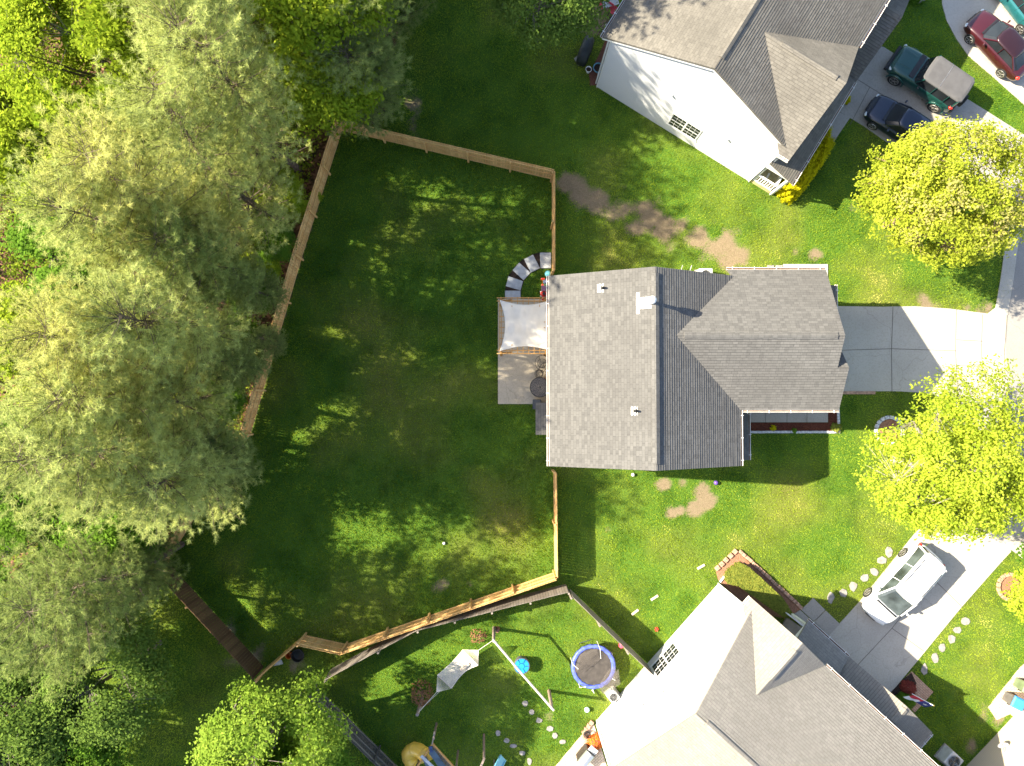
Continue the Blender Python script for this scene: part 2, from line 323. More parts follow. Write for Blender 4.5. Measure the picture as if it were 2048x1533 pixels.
# south lawns are brighter, mown turf; the fenced back yard is coarse clover
yard = inpoly(GX, GY, [G2(*p) for p in [(683, 262), (1104, 358), (1104, 560), (1109, 1143), (694, 1287), (611, 1270), (527, 1335), (335, 1125), (402, 1015), (500, 868)]]).astype(float)
def ground():
    ny, nx = GX.shape; Z = (fnoise(GX, GY, 2., 3)-.5)*.05*(1-inpoly(GX, GY, POLY['drive']))
    Z = np.minimum(Z, 0)-.012
    V = np.stack([GX, GY, Z], -1).reshape(-1, 3); i = np.arange(ny*nx).reshape(ny, nx)
    F = np.stack([i[:-1, :-1], i[:-1, 1:], i[1:, 1:], i[1:, :-1]], -1).reshape(-1, 4)
    # a wide apron to the horizon, its inner rim shared with the fine patch's border
    me = bpy.data.meshes.new('lawn'); me.vertices.add(len(V)); me.vertices.foreach_set('co', V.astype(np.float32).ravel())
    me.loops.add(F.size); me.loops.foreach_set('vertex_index', F.astype(np.int32).ravel()); me.polygons.add(len(F))
    me.polygons.foreach_set('loop_start', np.arange(0, F.size, 4, dtype=np.int32)); me.polygons.foreach_set('loop_total', np.full(len(F), 4, np.int32)); me.update()
    for a, d in (('dirt', dirt), ('dry', dry), ('wood', fmask), ('lush', lush), ('yard', yard)):
        at = me.attributes.new(a, 'FLOAT', 'POINT'); at.data.foreach_set('value', d.astype(np.float32).ravel())
    b = NB('lawn'); f1 = b.noise(18, 4); f2 = b.noise(70, 3); f3 = b.noise(2.2, 4)
    g = b.mix(b.ramp(f1, .3, .7), (.02, .08, .008), (.13, .21, .025)); g = b.mix(b.math('MULTIPLY', b.attr('lush'), .5), g, (.02, .065, .008))
    g = b.mix(b.math('MULTIPLY', b.attr('dry'), .7), g, (.22, .19, .05)); g = b.mix(b.math('MULTIPLY', b.ramp(f2, .45, .7), .5), g, (.03, .06, .01))
    d = b.mix(b.ramp(f1, .3, .7), (.16, .12, .075), (.25, .195, .125)); d = b.mix(b.math('MULTIPLY', b.ramp(f2, .5, .75), .5), d, (.1, .07, .045))
    g = b.mix(b.ramp(b.math('ADD', b.attr('dirt'), b.math('MULTIPLY', b.math('SUBTRACT', b.noise(9, 5), .5), 1.1)), .2, .95), g, d)
    vo = b.n('ShaderNodeTexVoronoi', {'Vector': b.pos(), 'Scale': 9.})
    w = b.mix(b.n('ShaderNodeSeparateColor', {0: vo.outputs[1]}).outputs[0], (.07, .035, .02), (.3, .16, .1)); w = b.mix(b.ramp(f3, .4, .65), w, (.035, .035, .015))
    g = b.mix(b.attr('wood'), g, w); b.col(g, .95, 0, .1); b.bump(f2, .6, .03)
    me.materials.append(b.m); o = bpy.data.objects.new('lawn', me); COL.objects.link(o); tag(o, kind='structure')
    far = MB(); B = 900
    far.add([(-B, -B, -.08), (B, -B, -.08), (B, B, -.08), (-B, B, -.08)], [(0, 1, 2, 3)])
    tag(far.build('ground', flat('far_ground', (.07, .11, .03), .95, var=.3, sc=.05)), kind='structure')
ground()
def sheet(name, pts, z, mat, kind='structure', uv=False, thick=.05):
    o = MB().prism(pts, z-thick, z).build(name, mat)
    return tag(o, kind=kind) if kind else o
sheet('road', road, .012, M['asphalt'])
sheet('driveway', drive_main, .03, M['conc']); sheet('driveway', drive_se, .03, M['conc']); sheet('driveway', drive_ne, .03, M['conc3']); sheet('driveway', drive_nn, .034, M['conc'])
sheet('path', path_ne, .038, M['conc3'])
def joint_lines(lines, z, w=.034):
    m = MB()
    for l in lines:
        for a, b in zip(l[:-1], l[1:]):
            a = Vector(G(*a, z)); b = Vector(G(*b, z)); m.bar(a, b, w, .004)
    return m
jm = flat('joint', (.14, .12, .1), .95)
tag(joint_lines([[(1786, 614), (1783, 700), (1784, 783)], [(1680, 701), (1783, 698), (1912, 702)], [(1913, 619), (1911, 700), (1916, 800)], [(1965, 629), (1963, 700), (1967, 800)], [(1913, 680), (1965, 683)], [(1913, 731), (1965, 730)],
    [(1715, 1331), (1784, 1257), (1860, 1160)], [(1784, 1257), (1848, 1303)], [(1860, 1152), (1924, 1214)]], .034).build('driveway_joints', jm), kind='structure')
tag(joint_lines([[(1716, 160), (1768, 192), (1840, 235)], [(1740, 174), (1700, 250)]], .036).build('driveway_joints', jm), kind='structure')
# kerb and gutter strip round the street
kb = [(2046, 440), (2034, 500), (2026, 560), (2014, 630), (2009, 700), (2010, 780), (2016, 850), (2020, 920), (2008, 1000), (2030, 1075), (2090, 1120)]
kp = [Vector(G(*p)) for p in kb]
def strip(pts, off0, off1, z0, z1, name, mat):
    m = MB(); L = []
    for i, p in enumerate(pts):
        t = (pts[min(i+1, len(pts)-1)]-pts[max(i-1, 0)]).normalized(); n = Vector((t.y, -t.x, 0))
        L.append((p-n*off0, p-n*off1))
    rings = [[(a.x, a.y, z0), (a.x, a.y, z1), (b.x, b.y, z1), (b.x, b.y, z0)] for a, b in L]
    return m.loft([[Vector(q) for q in r] for r in rings]).build(name, mat)
tag(strip(kp, -.75, .0, 0, .05, 'kerb', M['conc']), kind='structure')
tag(joint_lines([kb[3:7]], .054).build('kerb_joint', jm), kind='structure')

# ------------------------------------------------------------------ grass blades (stuff)
OBST = [POLY[k] for k in ('drive', 'drive2', 'drive3', 'drive4', 'road', 'path', 'patio')]
def grass():
    n = 1150000
    x = RNG.uniform(-31, 33, n); y = RNG.uniform(-25, 26, n)
    ix = ((x+34)/.16).astype(int); iy = ((y+27)/.16).astype(int)
    k = (fmask[iy, ix] < .5) & (RNG.random(n) > dirt[iy, ix]*1.1)
    for p in OBST: k &= ~inpoly(x, y, p)
    for p in HOUSEP: k &= ~inpoly(x, y, p)
    x, y, ix, iy = x[k], y[k], ix[k], iy[k]; n = len(x)
    yd = yard[iy, ix]; h = RNG.uniform(.035, .075, n)*(1+.5*yd)*(1+.4*lush[iy, ix]); a = RNG.uniform(0, 2*np.pi, n); w = RNG.uniform(.012, .024, n)
    c = np.stack([x, y, np.full(n, -.02)], 1); t = np.stack([np.cos(a)*w, np.sin(a)*w, np.zeros(n)], 1)
    l = RNG.normal(0, .035, (n, 2)); tip = c+np.stack([l[:, 0], l[:, 1], h+.02], 1)
    V = np.stack([c-t, c+t, tip], 1)
    tint = np.clip(.36+.1*(1-yd)*(x > 4)*(y < 14)+.5*dry[iy, ix]-.25*lush[iy, ix]-.1*yd+RNG.normal(0, .08, n)+(fnoise(x, y, 2.5, 3)-.5)*.7+(fnoise(x+9, y, .55, 2)-.5)*.45+.07*np.sin((x*.45+y*.89)*5.5)*(1-yd), 0, 1)
    m = leafmat('grass_blades', (.035, .17, .01), (.56, .63, .065), .5, (.8, .72, .22))
    o = npmesh('grass', V, 3, m, None, {'tint': np.repeat(tint, 3)})
    tag(o, 'short green and yellowing lawn grass all over the yards', 'grass', kind='stuff')

# ------------------------------------------------------------------ houses
HOUSEP = []
def slope(name, p3, th, mat, root, course=.145, lift=.026):
    """one roof slope: a slab whose top is laid in overlapping shingle courses with real butt edges"""
    p = [Vector(q) for q in p3]; n = (p[1]-p[0]).cross(p[2]-p[0]).normalized()
    if n.z < 0: n = -n
    t = Vector((0, 0, 1)).cross(n).normalized(); b = n.cross(t); o = p[0]
    if b.z < 0: b = -b; t = -t
    q2 = [((q-o).dot(t), (q-o).dot(b)) for q in p]; v0 = min(q[1] for q in q2); v1 = max(q[1] for q in q2)
    def clip(P_, c, sg):
        out = []
        for i in range(len(P_)):
            a, d = P_[i], P_[(i+1) % len(P_)]; ia, id_ = sg*(a[1]-c) >= -1e-9, sg*(d[1]-c) >= -1e-9
            if ia: out.append(a)
            if ia != id_: k = (c-a[1])/(d[1]-a[1]); out.append((a[0]+(d[0]-a[0])*k, c))
        return out
    m = MB().slab([q-n*.002 for q in p], th); k = 0; v = v0
    while v < v1-1e-4:
        w = min(v+course, v1); P_ = clip(clip(q2, v, 1), w, -1)
        if len(P_) >= 3:
            L = lift+random.uniform(-.003, .003)
            up = [o+t*a+b*c+n*(L*(1-(c-v)/course)+.003) for a, c in P_]; dn = [o+t*a+b*c+n*.0 for a, c in P_]; N_ = len(up)
            m.add(up+dn, [tuple(range(N_))]+[(i, i+N_, (i+1) % N_+N_, (i+1) % N_) for i in range(N_)])
        v += course
    ob = m.build(name, mat, root, fix=False); me = ob.data; ul = me.uv_layers.new(name='UVMap'); org = wmat(root).translation
    for pl_ in me.polygons:
        for li in pl_.loop_indices:
            q = me.vertices[me.loops[li].vertex_index].co+org-o; ul.data[li].uv = (q.dot(t)+40, q.dot(b)-v0+14.5)
    return ob
def frame(o, ux, uy, vx, vy): return lambda u, v, z=0.: (o[0]+u*ux+v*vx, o[1]+u*uy+v*vy, z)
def gutter(root, a, b, name='gutter', n=None):
    """white trough along an eave, with its hanger straps"""
    a, b = Vector(a), Vector(b); L = (b-a).length; d = (b-a).normalized()
    m = MB(); s = Vector((-d.y, d.x, 0)); z = Vector((0, 0, 1))
    for off, w, h, dz in ((.05, .026, .11, 0), (-.05, .026, .11, 0), (0, .126, .02, -.06)):
        m.bar(a+s*off+z*dz, b+s*off+z*dz, w, h)
    g = m.build(name, M['gutter'], root)
    k = max(2, int(L/1.15))
    for i in range(k+1):
        c = a+d*(L*(i+.25)/(k+.5)); MB().bar(c-s*.1+z*.062, c+s*.1+z*.062, .028, .01).build('strap', M['trim'], g)
    # dark leaf litter lying in the trough
    MB().bar(a-z*.03, b-z*.03, .072, .03).build('leaf_litter', M['gutin'], g)
    return g
def ridge_cap(root, a, b, mat, w=.15, h=.03, name='ridge_vent'):
    a, b = Vector(a), Vector(b); d = (b-a).normalized(); s = Vector((-d.y, d.x, 0)); z = Vector((0, 0, 1))
    rings = [[p-s*w+z*(-w*.5+.035), p-s*w+z*(h-w*.5+.04), p+z*(h+.045), p+s*w+z*(h-w*.5+.04), p+s*w+z*(-w*.5+.035)] for p in (a, b)]
    return MB().loft(rings).build(name, mat, root, uv=True)
def window(root, T, u0, u1, z0, z1, v=0., sashes=2, cols=3, name='window'):
    """double-hung sash window in a wall facing -v"""
    fr = MB(); W_ = u1-u0; f = .07
    def bx(m, ua, ub, za, zb, d0, d1):
        a = T(ua, v-d0, za); vs = [T(u, v-d, z) for u in (ua, ub) for d in (d0, d1) for z in (za, zb)]
        m.add(vs, [(0, 1, 3, 2), (4, 6, 7, 5), (0, 4, 5, 1), (2, 3, 7, 6), (0, 2, 6, 4), (1, 5, 7, 3)])
    bx(fr, u0, u1, z0, z0+f, 0, .03); bx(fr, u0, u1, z1-f, z1, 0, .03); bx(fr, u0, u0+f, z0+f, z1-f, 0, .03); bx(fr, u1-f, u1, z0+f, z1-f, 0, .03)
    for i in range(1, sashes): c = u0+W_*i/sashes; bx(fr, c-.05, c+.05, z0+f, z1-f, 0, .03)
    w = fr.build(name, M['trim'], root)
    g = MB(); bx(g, u0+f, u1-f, z0+f, z1-f, -.02, .012); g.build('pane', M['glass'], w)
    q = MB(); sw = (W_-2*f)/sashes
    for i in range(sashes):
        a = u0+f+sw*i; b = a+sw; mid = (z0+z1)/2; bx(q, a+.02, b-.02, mid-.03, mid+.03, .013, .025)
        for zz0, zz1 in ((z0+f, mid-.03), (mid+.03, z1-f)):
            for k in range(1, cols): c = a+sw*k/cols; bx(q, c-.008, c+.008, zz0, zz1, .013, .0175)
            c = (zz0+zz1)/2; bx(q, a+.02, b-.02, c-.008, c+.008, .0131, .017)
    q.build('glazing_bars', M['trim'], w)
    sl = MB(); bx(sl, u0-.06, u1+.06, z0-.06, z0, 0, .05); sl.build('sill', M['trim'], w)
    return w
def two_storey(name, label, T, roofm, wallm, L, c, k, garage, low0, group=None, zt=8.54, ze=5.55):
    """gable house: u runs across the end wall (0 = back yard, Wd = street side), v along the ridge"""
    Wd, oe, ro = 10.52, .4, .12; mid = Wd/2; s = (zt-ze)/(mid+oe)
    root = thing(name, label, 'house', T(mid, L/2, 0), group=group)
    HOUSEP.append([T(u, v)[:2] for u, v in ((0, 0), (Wd, 0), (Wd, L), (0, L))])
    zw = lambda u: zt-.16-abs(u-mid)*s
    pent = [(0, 0), (Wd, 0), (Wd, zw(Wd)), (mid, zw(mid)), (0, zw(0))]
    MB().loft([[Vector(T(u, v, z)) for u, z in pent] for v in (0, L)]).build('wall', wallm, root)
    for sg in (0, 1):
        e = -oe if sg == 0 else Wd+oe
        slope('roof', [T(e, -ro, ze), T(mid, -ro, zt), T(mid, L+ro, zt), T(e, L+ro, ze)], .12, roofm, root)
        # rake board on the end facing the camera, fascia along the eave
        MB().bar(T(e, -ro+.025, ze-.2), T(mid, -ro+.025, zt-.2), .025, .15).build('rake_board', M['trim'], root)
    gutter(root, T(-oe-.07, -ro, ze-.07), T(-oe-.07, L, ze-.07))
    for u in (.05, Wd-.05): MB().bar(T(u, -.012, 0), T(u, -.012, zw(u)-.1), .1, .03).build('corner_trim', M['trim'], root)
    # cross gable over the street front
    zc = ze+k*.705; uu = Wd+oe-(zc-ze)/s; uf = Wd+oe+.03
    slope('dormer_roof', [T(uf, c-k, ze+.01), T(uf, c, zc), T(uu, c, zc), T(Wd-.15, c-k, ze+.01)], .11, roofm, root)
    slope('dormer_roof', [T(uf, c+k, ze+.01), T(uf, c, zc), T(uu, c, zc), T(Wd-.15, c+k, ze+.01)], .11, roofm, root)
    MB().add([T(Wd+.1, c-k+.1, ze-.3), T(Wd+.1, c+k-.1, ze-.3), T(Wd+.1, c, zc-.2), T(Wd-.3, c-k+.1, ze-.3), T(Wd-.3, c+k-.1, ze-.3), T(Wd-.3, c, zc-.2)], [(0, 1, 2), (3, 5, 4), (0, 3, 4, 1), (0, 2, 5, 3), (1, 4, 5, 2)]).build('gable_wall', wallm, root)
    gutter(root, T(Wd-.2, c-k-.07, ze-.08), T(uf, c-k-.07, ze-.08))
    gutter(root, T(uf+.06, c+k+.1, ze-.07), T(uf+.06, L, ze-.07))
    ridge_cap(root, T(mid, .5, zt), T(mid, L-.5, zt), roofm)
    ridge_cap(root, T(uf-.5, c, zc), T(uu+1., c, zc), roofm)
    # low front roof
    g0, g1 = garage; ul = Wd+1.68
    if low0 < g0:
        slope('porch_roof', [T(ul, low0, 2.9), T(ul, g0, 2.9), T(Wd-.02, g0, 3.55), T(Wd-.02, low0, 3.55)], .1, roofm, root)
        MB().add([T(Wd, low0+.1, 2.7), T(ul-.15, low0+.1, 2.7), T(ul-.15, low0+.1, 2.85), T(Wd, low0+.1, 3.45), T(Wd, low0+.2, 2.7), T(ul-.15, low0+.2, 2.7), T(ul-.15, low0+.2, 2.85), T(Wd, low0+.2, 3.45)], [(0, 1, 2, 3), (4, 7, 6, 5), (0, 3, 7, 4), (1, 5, 6, 2), (2, 6, 7, 3), (0, 4, 5, 1)]).build('porch_gable', M['trim'], root)
        gutter(root, T(ul+.07, low0, 2.84), T(ul+.07, g0, 2.84))
        MB().bar(T(Wd+1.45, low0+.2, 0), T(Wd+1.45, low0+.2, 2.75), .14, .14).build('porch_post', M['trim'], root)
    gm = (g0+g1)/2; zg = 4.5; gs = (zg-2.9)/((g1-g0)/2); uc = Wd-.05
    slope('garage_roof', [T(ul+.05, g0, 2.9), T(ul+.05, gm, zg), T(uc, gm, zg), T(uc, g0, 2.9)], .11, roofm, root)
    slope('garage_roof', [T(ul+.05, g1, 2.9), T(ul+.05, gm, zg), T(uc, gm, zg), T(uc, g1, 2.9)], .11, roofm, root)
    ridge_cap(root, T(ul-.1, gm, zg), T(ul-1.0, gm, zg), roofm, .2)
    MB().loft([[Vector(T(u, v, z)) for v, z in ((g0+.2, 0), (g1-.2, 0), (g1-.2, 2.85), (gm, zg-.15), (g0+.2, 2.85))] for u in (Wd-.5, ul-.3)]).build('garage_wall', wallm, root)
    gd = MB()
    for i in range(4): gd.prism([T(ul-.3+a, g0+.6+b)[:2] for a, b in ((0, 0), (.04, 0), (.04, g1-g0-1.2), (0, g1-g0-1.2))], .08+i*.55, .6+i*.55)
    gd.build('garage_door', M['trim'], root)
    HOUSEP.append([T(u, v)[:2] for u, v in ((Wd-.5, g0+.2), (ul-.3, g0+.2), (ul-.3, g1-.2), (Wd-.5, g1-.2))])
    return root
aN = -.5563; oN = (5.59, 18.49)
TN = frame(oN, math.cos(aN), math.sin(aN), -math.sin(aN), math.cos(aN))
hN = two_storey('house', 'white sided two storey house with grey shingle roof and yellow hedge, by the parked cars', TN, M['roofn'], M['white'], 15.0, 2.98, 3.42, (6.5, 12.9), -.15, 'houses on the street')
window(hN, TN, 4.66, 6.55, .85, 2.34)
dS = (.7387, -.6741); wS = (-.6741, -.7387); CS = (12.54, -10.31)
oS = (CS[0]+10.52*wS[0], CS[1]+10.52*wS[1])
TS = frame(oS, -wS[0], -wS[1], dS[0], dS[1])
hS = two_storey('house', 'white sided two storey house with light tan shingle roof beside the white minivan', TS, M['roofs'], M['white'], 16.0, 2.03, 2.46, (6.68, 12.65), 3.78, 'houses on the street')
window(hS, TS, 4.45, 6.35, .8, 2.4)
gutter(hS, TS(12.2, 12.72, 2.86), TS(10.9, 12.72, 2.86))
# downspouts
def downspout(root, p, h):
    MB().bar((p[0], p[1], .15), (p[0], p[1], h), .09, .07).build('downspout', M['trim'], root)
downspout(hN, TN(-.1, .1), 5.3); downspout(hN, TN(10.62, .08), 5.3); downspout(hS, TS(-.08, .1), 5.3)
sp = MB(); sp.bar(TS(10.6, -.02, .1), TS(11.2, -.05, .06), .1, .06); sp.build('downspout', M['trim'], hS)
for u, z in ((4.1, 4.0), (7.9, 3.1)): MB().box(TN(u, -.05, z), (.12, .12, .1), aN).build('vent_hood', M['edge'], hN)
for u, z in ((3.0, 3.4), (6.9, 3.3), (4.3, 4.2)): MB().box(TS(u, -.05, z), (.12, .12, .1), .84).build('vent_hood', M['edge'], hS)
# front porch of the north house: deck, rail, wall opening
pr = MB().prism([TN(u, v)[:2] for u, v in ((10.52, .02), (11.85, .02), (11.85, 6.4), (10.52, 6.4))], 0, .3).build('porch_deck', flat('porch_paint', (.5, .43, .22), .7, var=.2), hN)
rl = MB(); rl.bar(TN(10.58, .06, 1.25), TN(11.8, .06, 1.25), .09, .07); rl.bar(TN(10.58, .06, .42), TN(11.8, .06, .42), .07, .06); rl.bar(TN(11.8, .06, 1.25), TN(11.8, 5.8, 1.25), .07, .07)
for i in range(8): rl.bar(TN(10.7+i*.15, .06, .4), TN(10.7+i*.15, .06, 1.22), .045, .045)
for i in range(36): rl.bar(TN(11.8, .15+i*.155, .4), TN(11.8, .15+i*.155, 1.22), .04, .04)
rl.build('porch_railing', M['trim'], hN)
MB().box(TN(11.2, .5, .5), (.1, .6, .1), aN).build('porch_beam', M['trim'], hN)
sb = MB().prism([G2(*p) for p in porch_slab], 0, .14).build('porch_deck', flat('brown_deck', (.3, .25, .19), .8), hS)
rl = MB(); a, b = G(1575, 1228, 1.), G(1608, 1253, 1.); rl.bar(a, b, .08, .07); rl.bar((a[0], a[1], .25), (b[0], b[1], .25), .07, .06)
for i in range(11): t = i/10; q = (a[0]+(b[0]-a[0])*t, a[1]+(b[1]-a[1])*t); rl.bar((*q, 0), (*q, 1.), .045, .045)
rl.build('porch_railing', M['trim'], hS)

# ---- the middle house
X0, X1, XR, ZE, ZR, YS, YN = 2.47, 12.10, 7.29, 5.35, 7.91, -3.15, 6.44
hM = thing('house', 'grey shingled house in the middle with fenced back yard, patio and driveway', 'house', (8, 1.6, 0), group='houses on the street')
s = (ZR-ZE)/(XR-X0)
MB().loft([[Vector((x, y, z)) for x, z in ((X0+.4, 0), (X1-.4, 0), (X1-.4, ZE+.4*s-.17), (XR, ZR-.17), (X0+.4, ZE+.4*s-.17))] for y in (YS+.15, YN-.15)]).build('wall', M['tan'], hM)
HOUSEP.append([(X0+.4, YS+.15), (X1-.4, YS+.15), (X1-.4, YN-.15), (X0+.4, YN-.15)])
slope('roof', [(X0, YS, ZE), (XR, YS, ZR), (XR, YN, ZR), (X0, YN, ZE)], .12, M['roof'], hM)
slope('roof', [(X1, YS, ZE), (XR, YS, ZR), (XR, YN, ZR), (X1, YN, ZE)], .12, M['roof'], hM)
for x in (X0, X1):
    for y in (YS+.03, YN-.03): MB().bar((x, y, ZE-.2), (XR, y, ZR-.2), .025, .15).build('rake_board', M['trim'], hM)
ridge_cap(hM, (XR, YS+.3, ZR+.01), (XR, YN-.3, ZR+.01), M['roof'], .18, .04)
gutter(hM, (X0-.07, YS, ZE-.07), (X0-.07, YN, ZE-.07)); 
gutter(hM, (X1+.07, YS, ZE-.07), (X1+.07, -.33, ZE-.07))
# front wing
WZ, WY, WE = 7.32, 3.25, 16.55; ws = (WZ-ZE)/3.55; xv = XR+(ZR-WZ)/s
yN, yS = WY+3.52, WY-3.57
slope('wing_roof', [(11.52, yN, ZE), (WE, yN, ZE), (WE, WY, WZ), (xv, WY, WZ), (X1-.35, YN-.1, ZE+.16)], .12, M['roof'], hM)
slope('wing_roof', [(X1, yS, ZE), (WE, yS, ZE), (WE, WY, WZ), (xv, WY, WZ)], .12, M['roof'], hM)
for y in (yN, yS): MB().bar((WE-.03, y, ZE-.2), (WE-.03, WY, WZ-.2), .025, .15).build('rake_board', M['trim'], hM)
ridge_cap(hM, (xv+.4, WY, WZ), (WE-.35, WY, WZ), M['roof'], .17)
gutter(hM, (11.5, yN+.07, ZE-.07), (WE, yN+.07, ZE-.07)); gutter(hM, (X1+.1, yS-.07, ZE-.07), (WE+.6, yS-.07, ZE-.07))
MB().loft([[Vector((x, y, z)) for y, z in ((0, 0), (6.4, 0), (6.4, ZE), (WY, WZ-.18), (0, ZE))] for x in (11.6, 16.2)]).build('wing_wall', M['tan'], hM)
# small gable on the wing's south corner
zg = 6.48
slope('gable_roof', [(16.4, yS, ZE), (17.12, yS, ZE), (17.12, 1.74, zg), (16.3, 1.74, zg)], .11, M['roof'], hM)
slope('gable_roof', [(16.3, 2.95, 5.42), (17.12, 2.95, 5.42), (17.12, 1.74, zg), (16.3, 1.74, zg)], .11, M['roof'], hM)
MB().loft([[Vector((x, y, z)) for y, z in ((0, 0), (2.8, 0), (2.8, 5.35), (1.74, zg-.17), (0, 5.35))] for x in (16.2, 16.95)]).build('gable_wall', M['tan'], hM)
MB().box((16.95, 3.2, 1.42), (.9, 6.2, 2.8)).build('garage_wall', M['tan'], hM)
HOUSEP.append([(11.6, 0), (17.4, 0), (17.4, 6.4), (11.6, 6.4)])
slope('garage_roof', [(18.2, -.25, 2.8), (18.2, 6.4, 2.8), (16.25, 6.4, 3.5), (16.25, -.25, 3.5)], .1, M['roof'], hM)
gutter(hM, (18.27, -.25, 2.74), (18.27, 6.45, 2.74))
gd = MB()
for i in range(4): gd.box((17.43, 3.4, .35+i*.55), (.05, 4.9, .52))
gd.build('garage_door', M['trim'], hM)
# front porch roof, rear bump-out
slope('porch_roof', [(13.38, -3.05, 2.8), (13.38, -.3, 2.8), (11.7, -.3, 3.4), (11.7, -3.05, 3.4)], .1, M['roof'], hM)
gutter(hM, (13.44, -3.05, 2.74), (13.44, -.3, 2.74))
MB().bar((13.2, -2.9, 0), (13.2, -2.9, 2.75), .14, .14).build('porch_post', M['trim'], hM)
MB().prism([(11.7, -3), (13.25, -3), (13.25, 0), (11.7, 0)], 0, .15).build('porch_deck', M['conc3'], hM)
HOUSEP.append([(11.7, -3), (13.25, -3), (13.25, 0), (11.7, 0)])
slope('bay_roof', [(1.9, -1.68, 2.78), (1.9, .04, 2.78), (2.9, .04, 3.1), (2.9, -1.68, 3.1)], .1, M['roof'], hM)
MB().box((2.45, -.82, 1.33), (.85, 1.5, 2.66)).build('bay_wall', M['tan'], hM)
HOUSEP.append([(2., -1.6), (3, -1.6), (3, 0), (2, 0)])
# roof vents
def roofz(x): return ZR-abs(x-XR)*s
def pipe(px, py):
    x, y, _ = G(px, py, 6.6); z = roofz(x); 
    f = MB().slab([(x-.2, y-.2, roofz(x-.2)+.02), (x+.12, y-.2, roofz(x+.12)+.02), (x+.12, y+.2, roofz(x+.12)+.02), (x-.2, y+.2, roofz(x-.2)+.02)], .02)
    v = f.build('vent_pipe', M['trim'], hM)
    MB().lathe((x+.04, y, z), [(.1, -.05), (.085, .1), (.06, .14), (.05, .32), (.035, .32), (.035, .1)], 14).build('pipe_collar', M['rubber'], v)
pipe(1203, 577); pipe(1263, 822)
x, y, _ = G(1291, 608, 7.4); z = roofz(x)
v = MB().slab([(x-.35, y-.27, roofz(x-.35)+.03), (x+.2, y-.27, roofz(x+.2)+.03), (x+.2, y+.27, roofz(x+.2)+.03), (x-.35, y+.27, roofz(x-.35)+.03)], .03)
v.slab([(x-.46, y-.5, roofz(x-.46)+.05), (x-.34, y-.5, roofz(x-.34)+.05), (x-.34, y+.5, roofz(x-.34)+.05), (x-.46, y+.5, roofz(x-.46)+.05)], .04)
v = v.build('flue', M['trim'], hM)
MB().lathe((x+.06, y, z), [(.2, 0), (.12, .16), (.09, .22), (.09, .85), (.17, .88), (.19, 1.0), (.17, 1.12), (.05, 1.2)], 20).build('flue_cap', M['trim'], v, smooth=True)

# ---- corner of the house past the south east lawn
p0 = Vector(G(1932, 1533)); p1 = Vector(G(2050, 1408)); d = (p1-p0).normalized(); n = Vector((d.y, -d.x, 0))
if n.x < 0: n = -n
p0 = p0-d*5; hE = thing('house', 'house at the bottom right corner with pale tan siding and a satellite dish', 'house', tuple(p0+n*4), group='houses on the street')
L = 12
q = [p0, p0+d*L, p0+d*L+n*9, p0+n*9]; HOUSEP.append([(v.x, v.y) for v in q])
TE = lambda a, b, z: p0+d*a+n*b+Vector((0, 0, z))
MB().loft([[TE(a, b, z) for b, z in ((0, 0), (9, 0), (9, 5.4), (4.5, 7.8), (0, 5.4))] for a in (0, L)]).build('wall', siding('tan_wall', (.5, .42, .33)), hE)
slope('roof', [TE(-.3, -.4, 5.4), TE(L+.3, -.4, 5.4), TE(L+.3, 4.5, 8), TE(-.3, 4.5, 8)], .12, M['roofs'], hE)
slope('roof', [TE(-.3, 9.4, 5.4), TE(L+.3, 9.4, 5.4), TE(L+.3, 4.5, 8), TE(-.3, 4.5, 8)], .12, M['roofs'], hE)
dish = thing('satellite_dish', 'grey satellite dish on a bracket low on the tan wall at the bottom right corner', 'satellite dish', tuple(TE(7.2, -.35, 1.2)))
c = TE(7.2, -.35, 1.2)
mm = Matrix.Rotation(R(35), 3, 'X')
dm = MB(); rings = []
for r, zz in ((.02, 0), (.15, .02), (.28, .07), (.3, .09), (.29, .07), (.14, -.0), (.02, -.03)):
    rings.append([c+mm @ Vector((r*math.cos(a*math.pi/12), r*.85*math.sin(a*math.pi/12), zz)) for a in range(24)])
dm.loft(rings).build('dish', M['edge'], dish, smooth=True)
MB().tube([c, c+Vector((.1, -.25, -.1)), TE(7.3, .0, .9)], .02).build('bracket', M['steel'], dish)
MB().tube([c+Vector((0, 0, .02)), c+mm @ Vector((0, -.2, .35))], .015).build('feed_arm', M['steel'], dish)

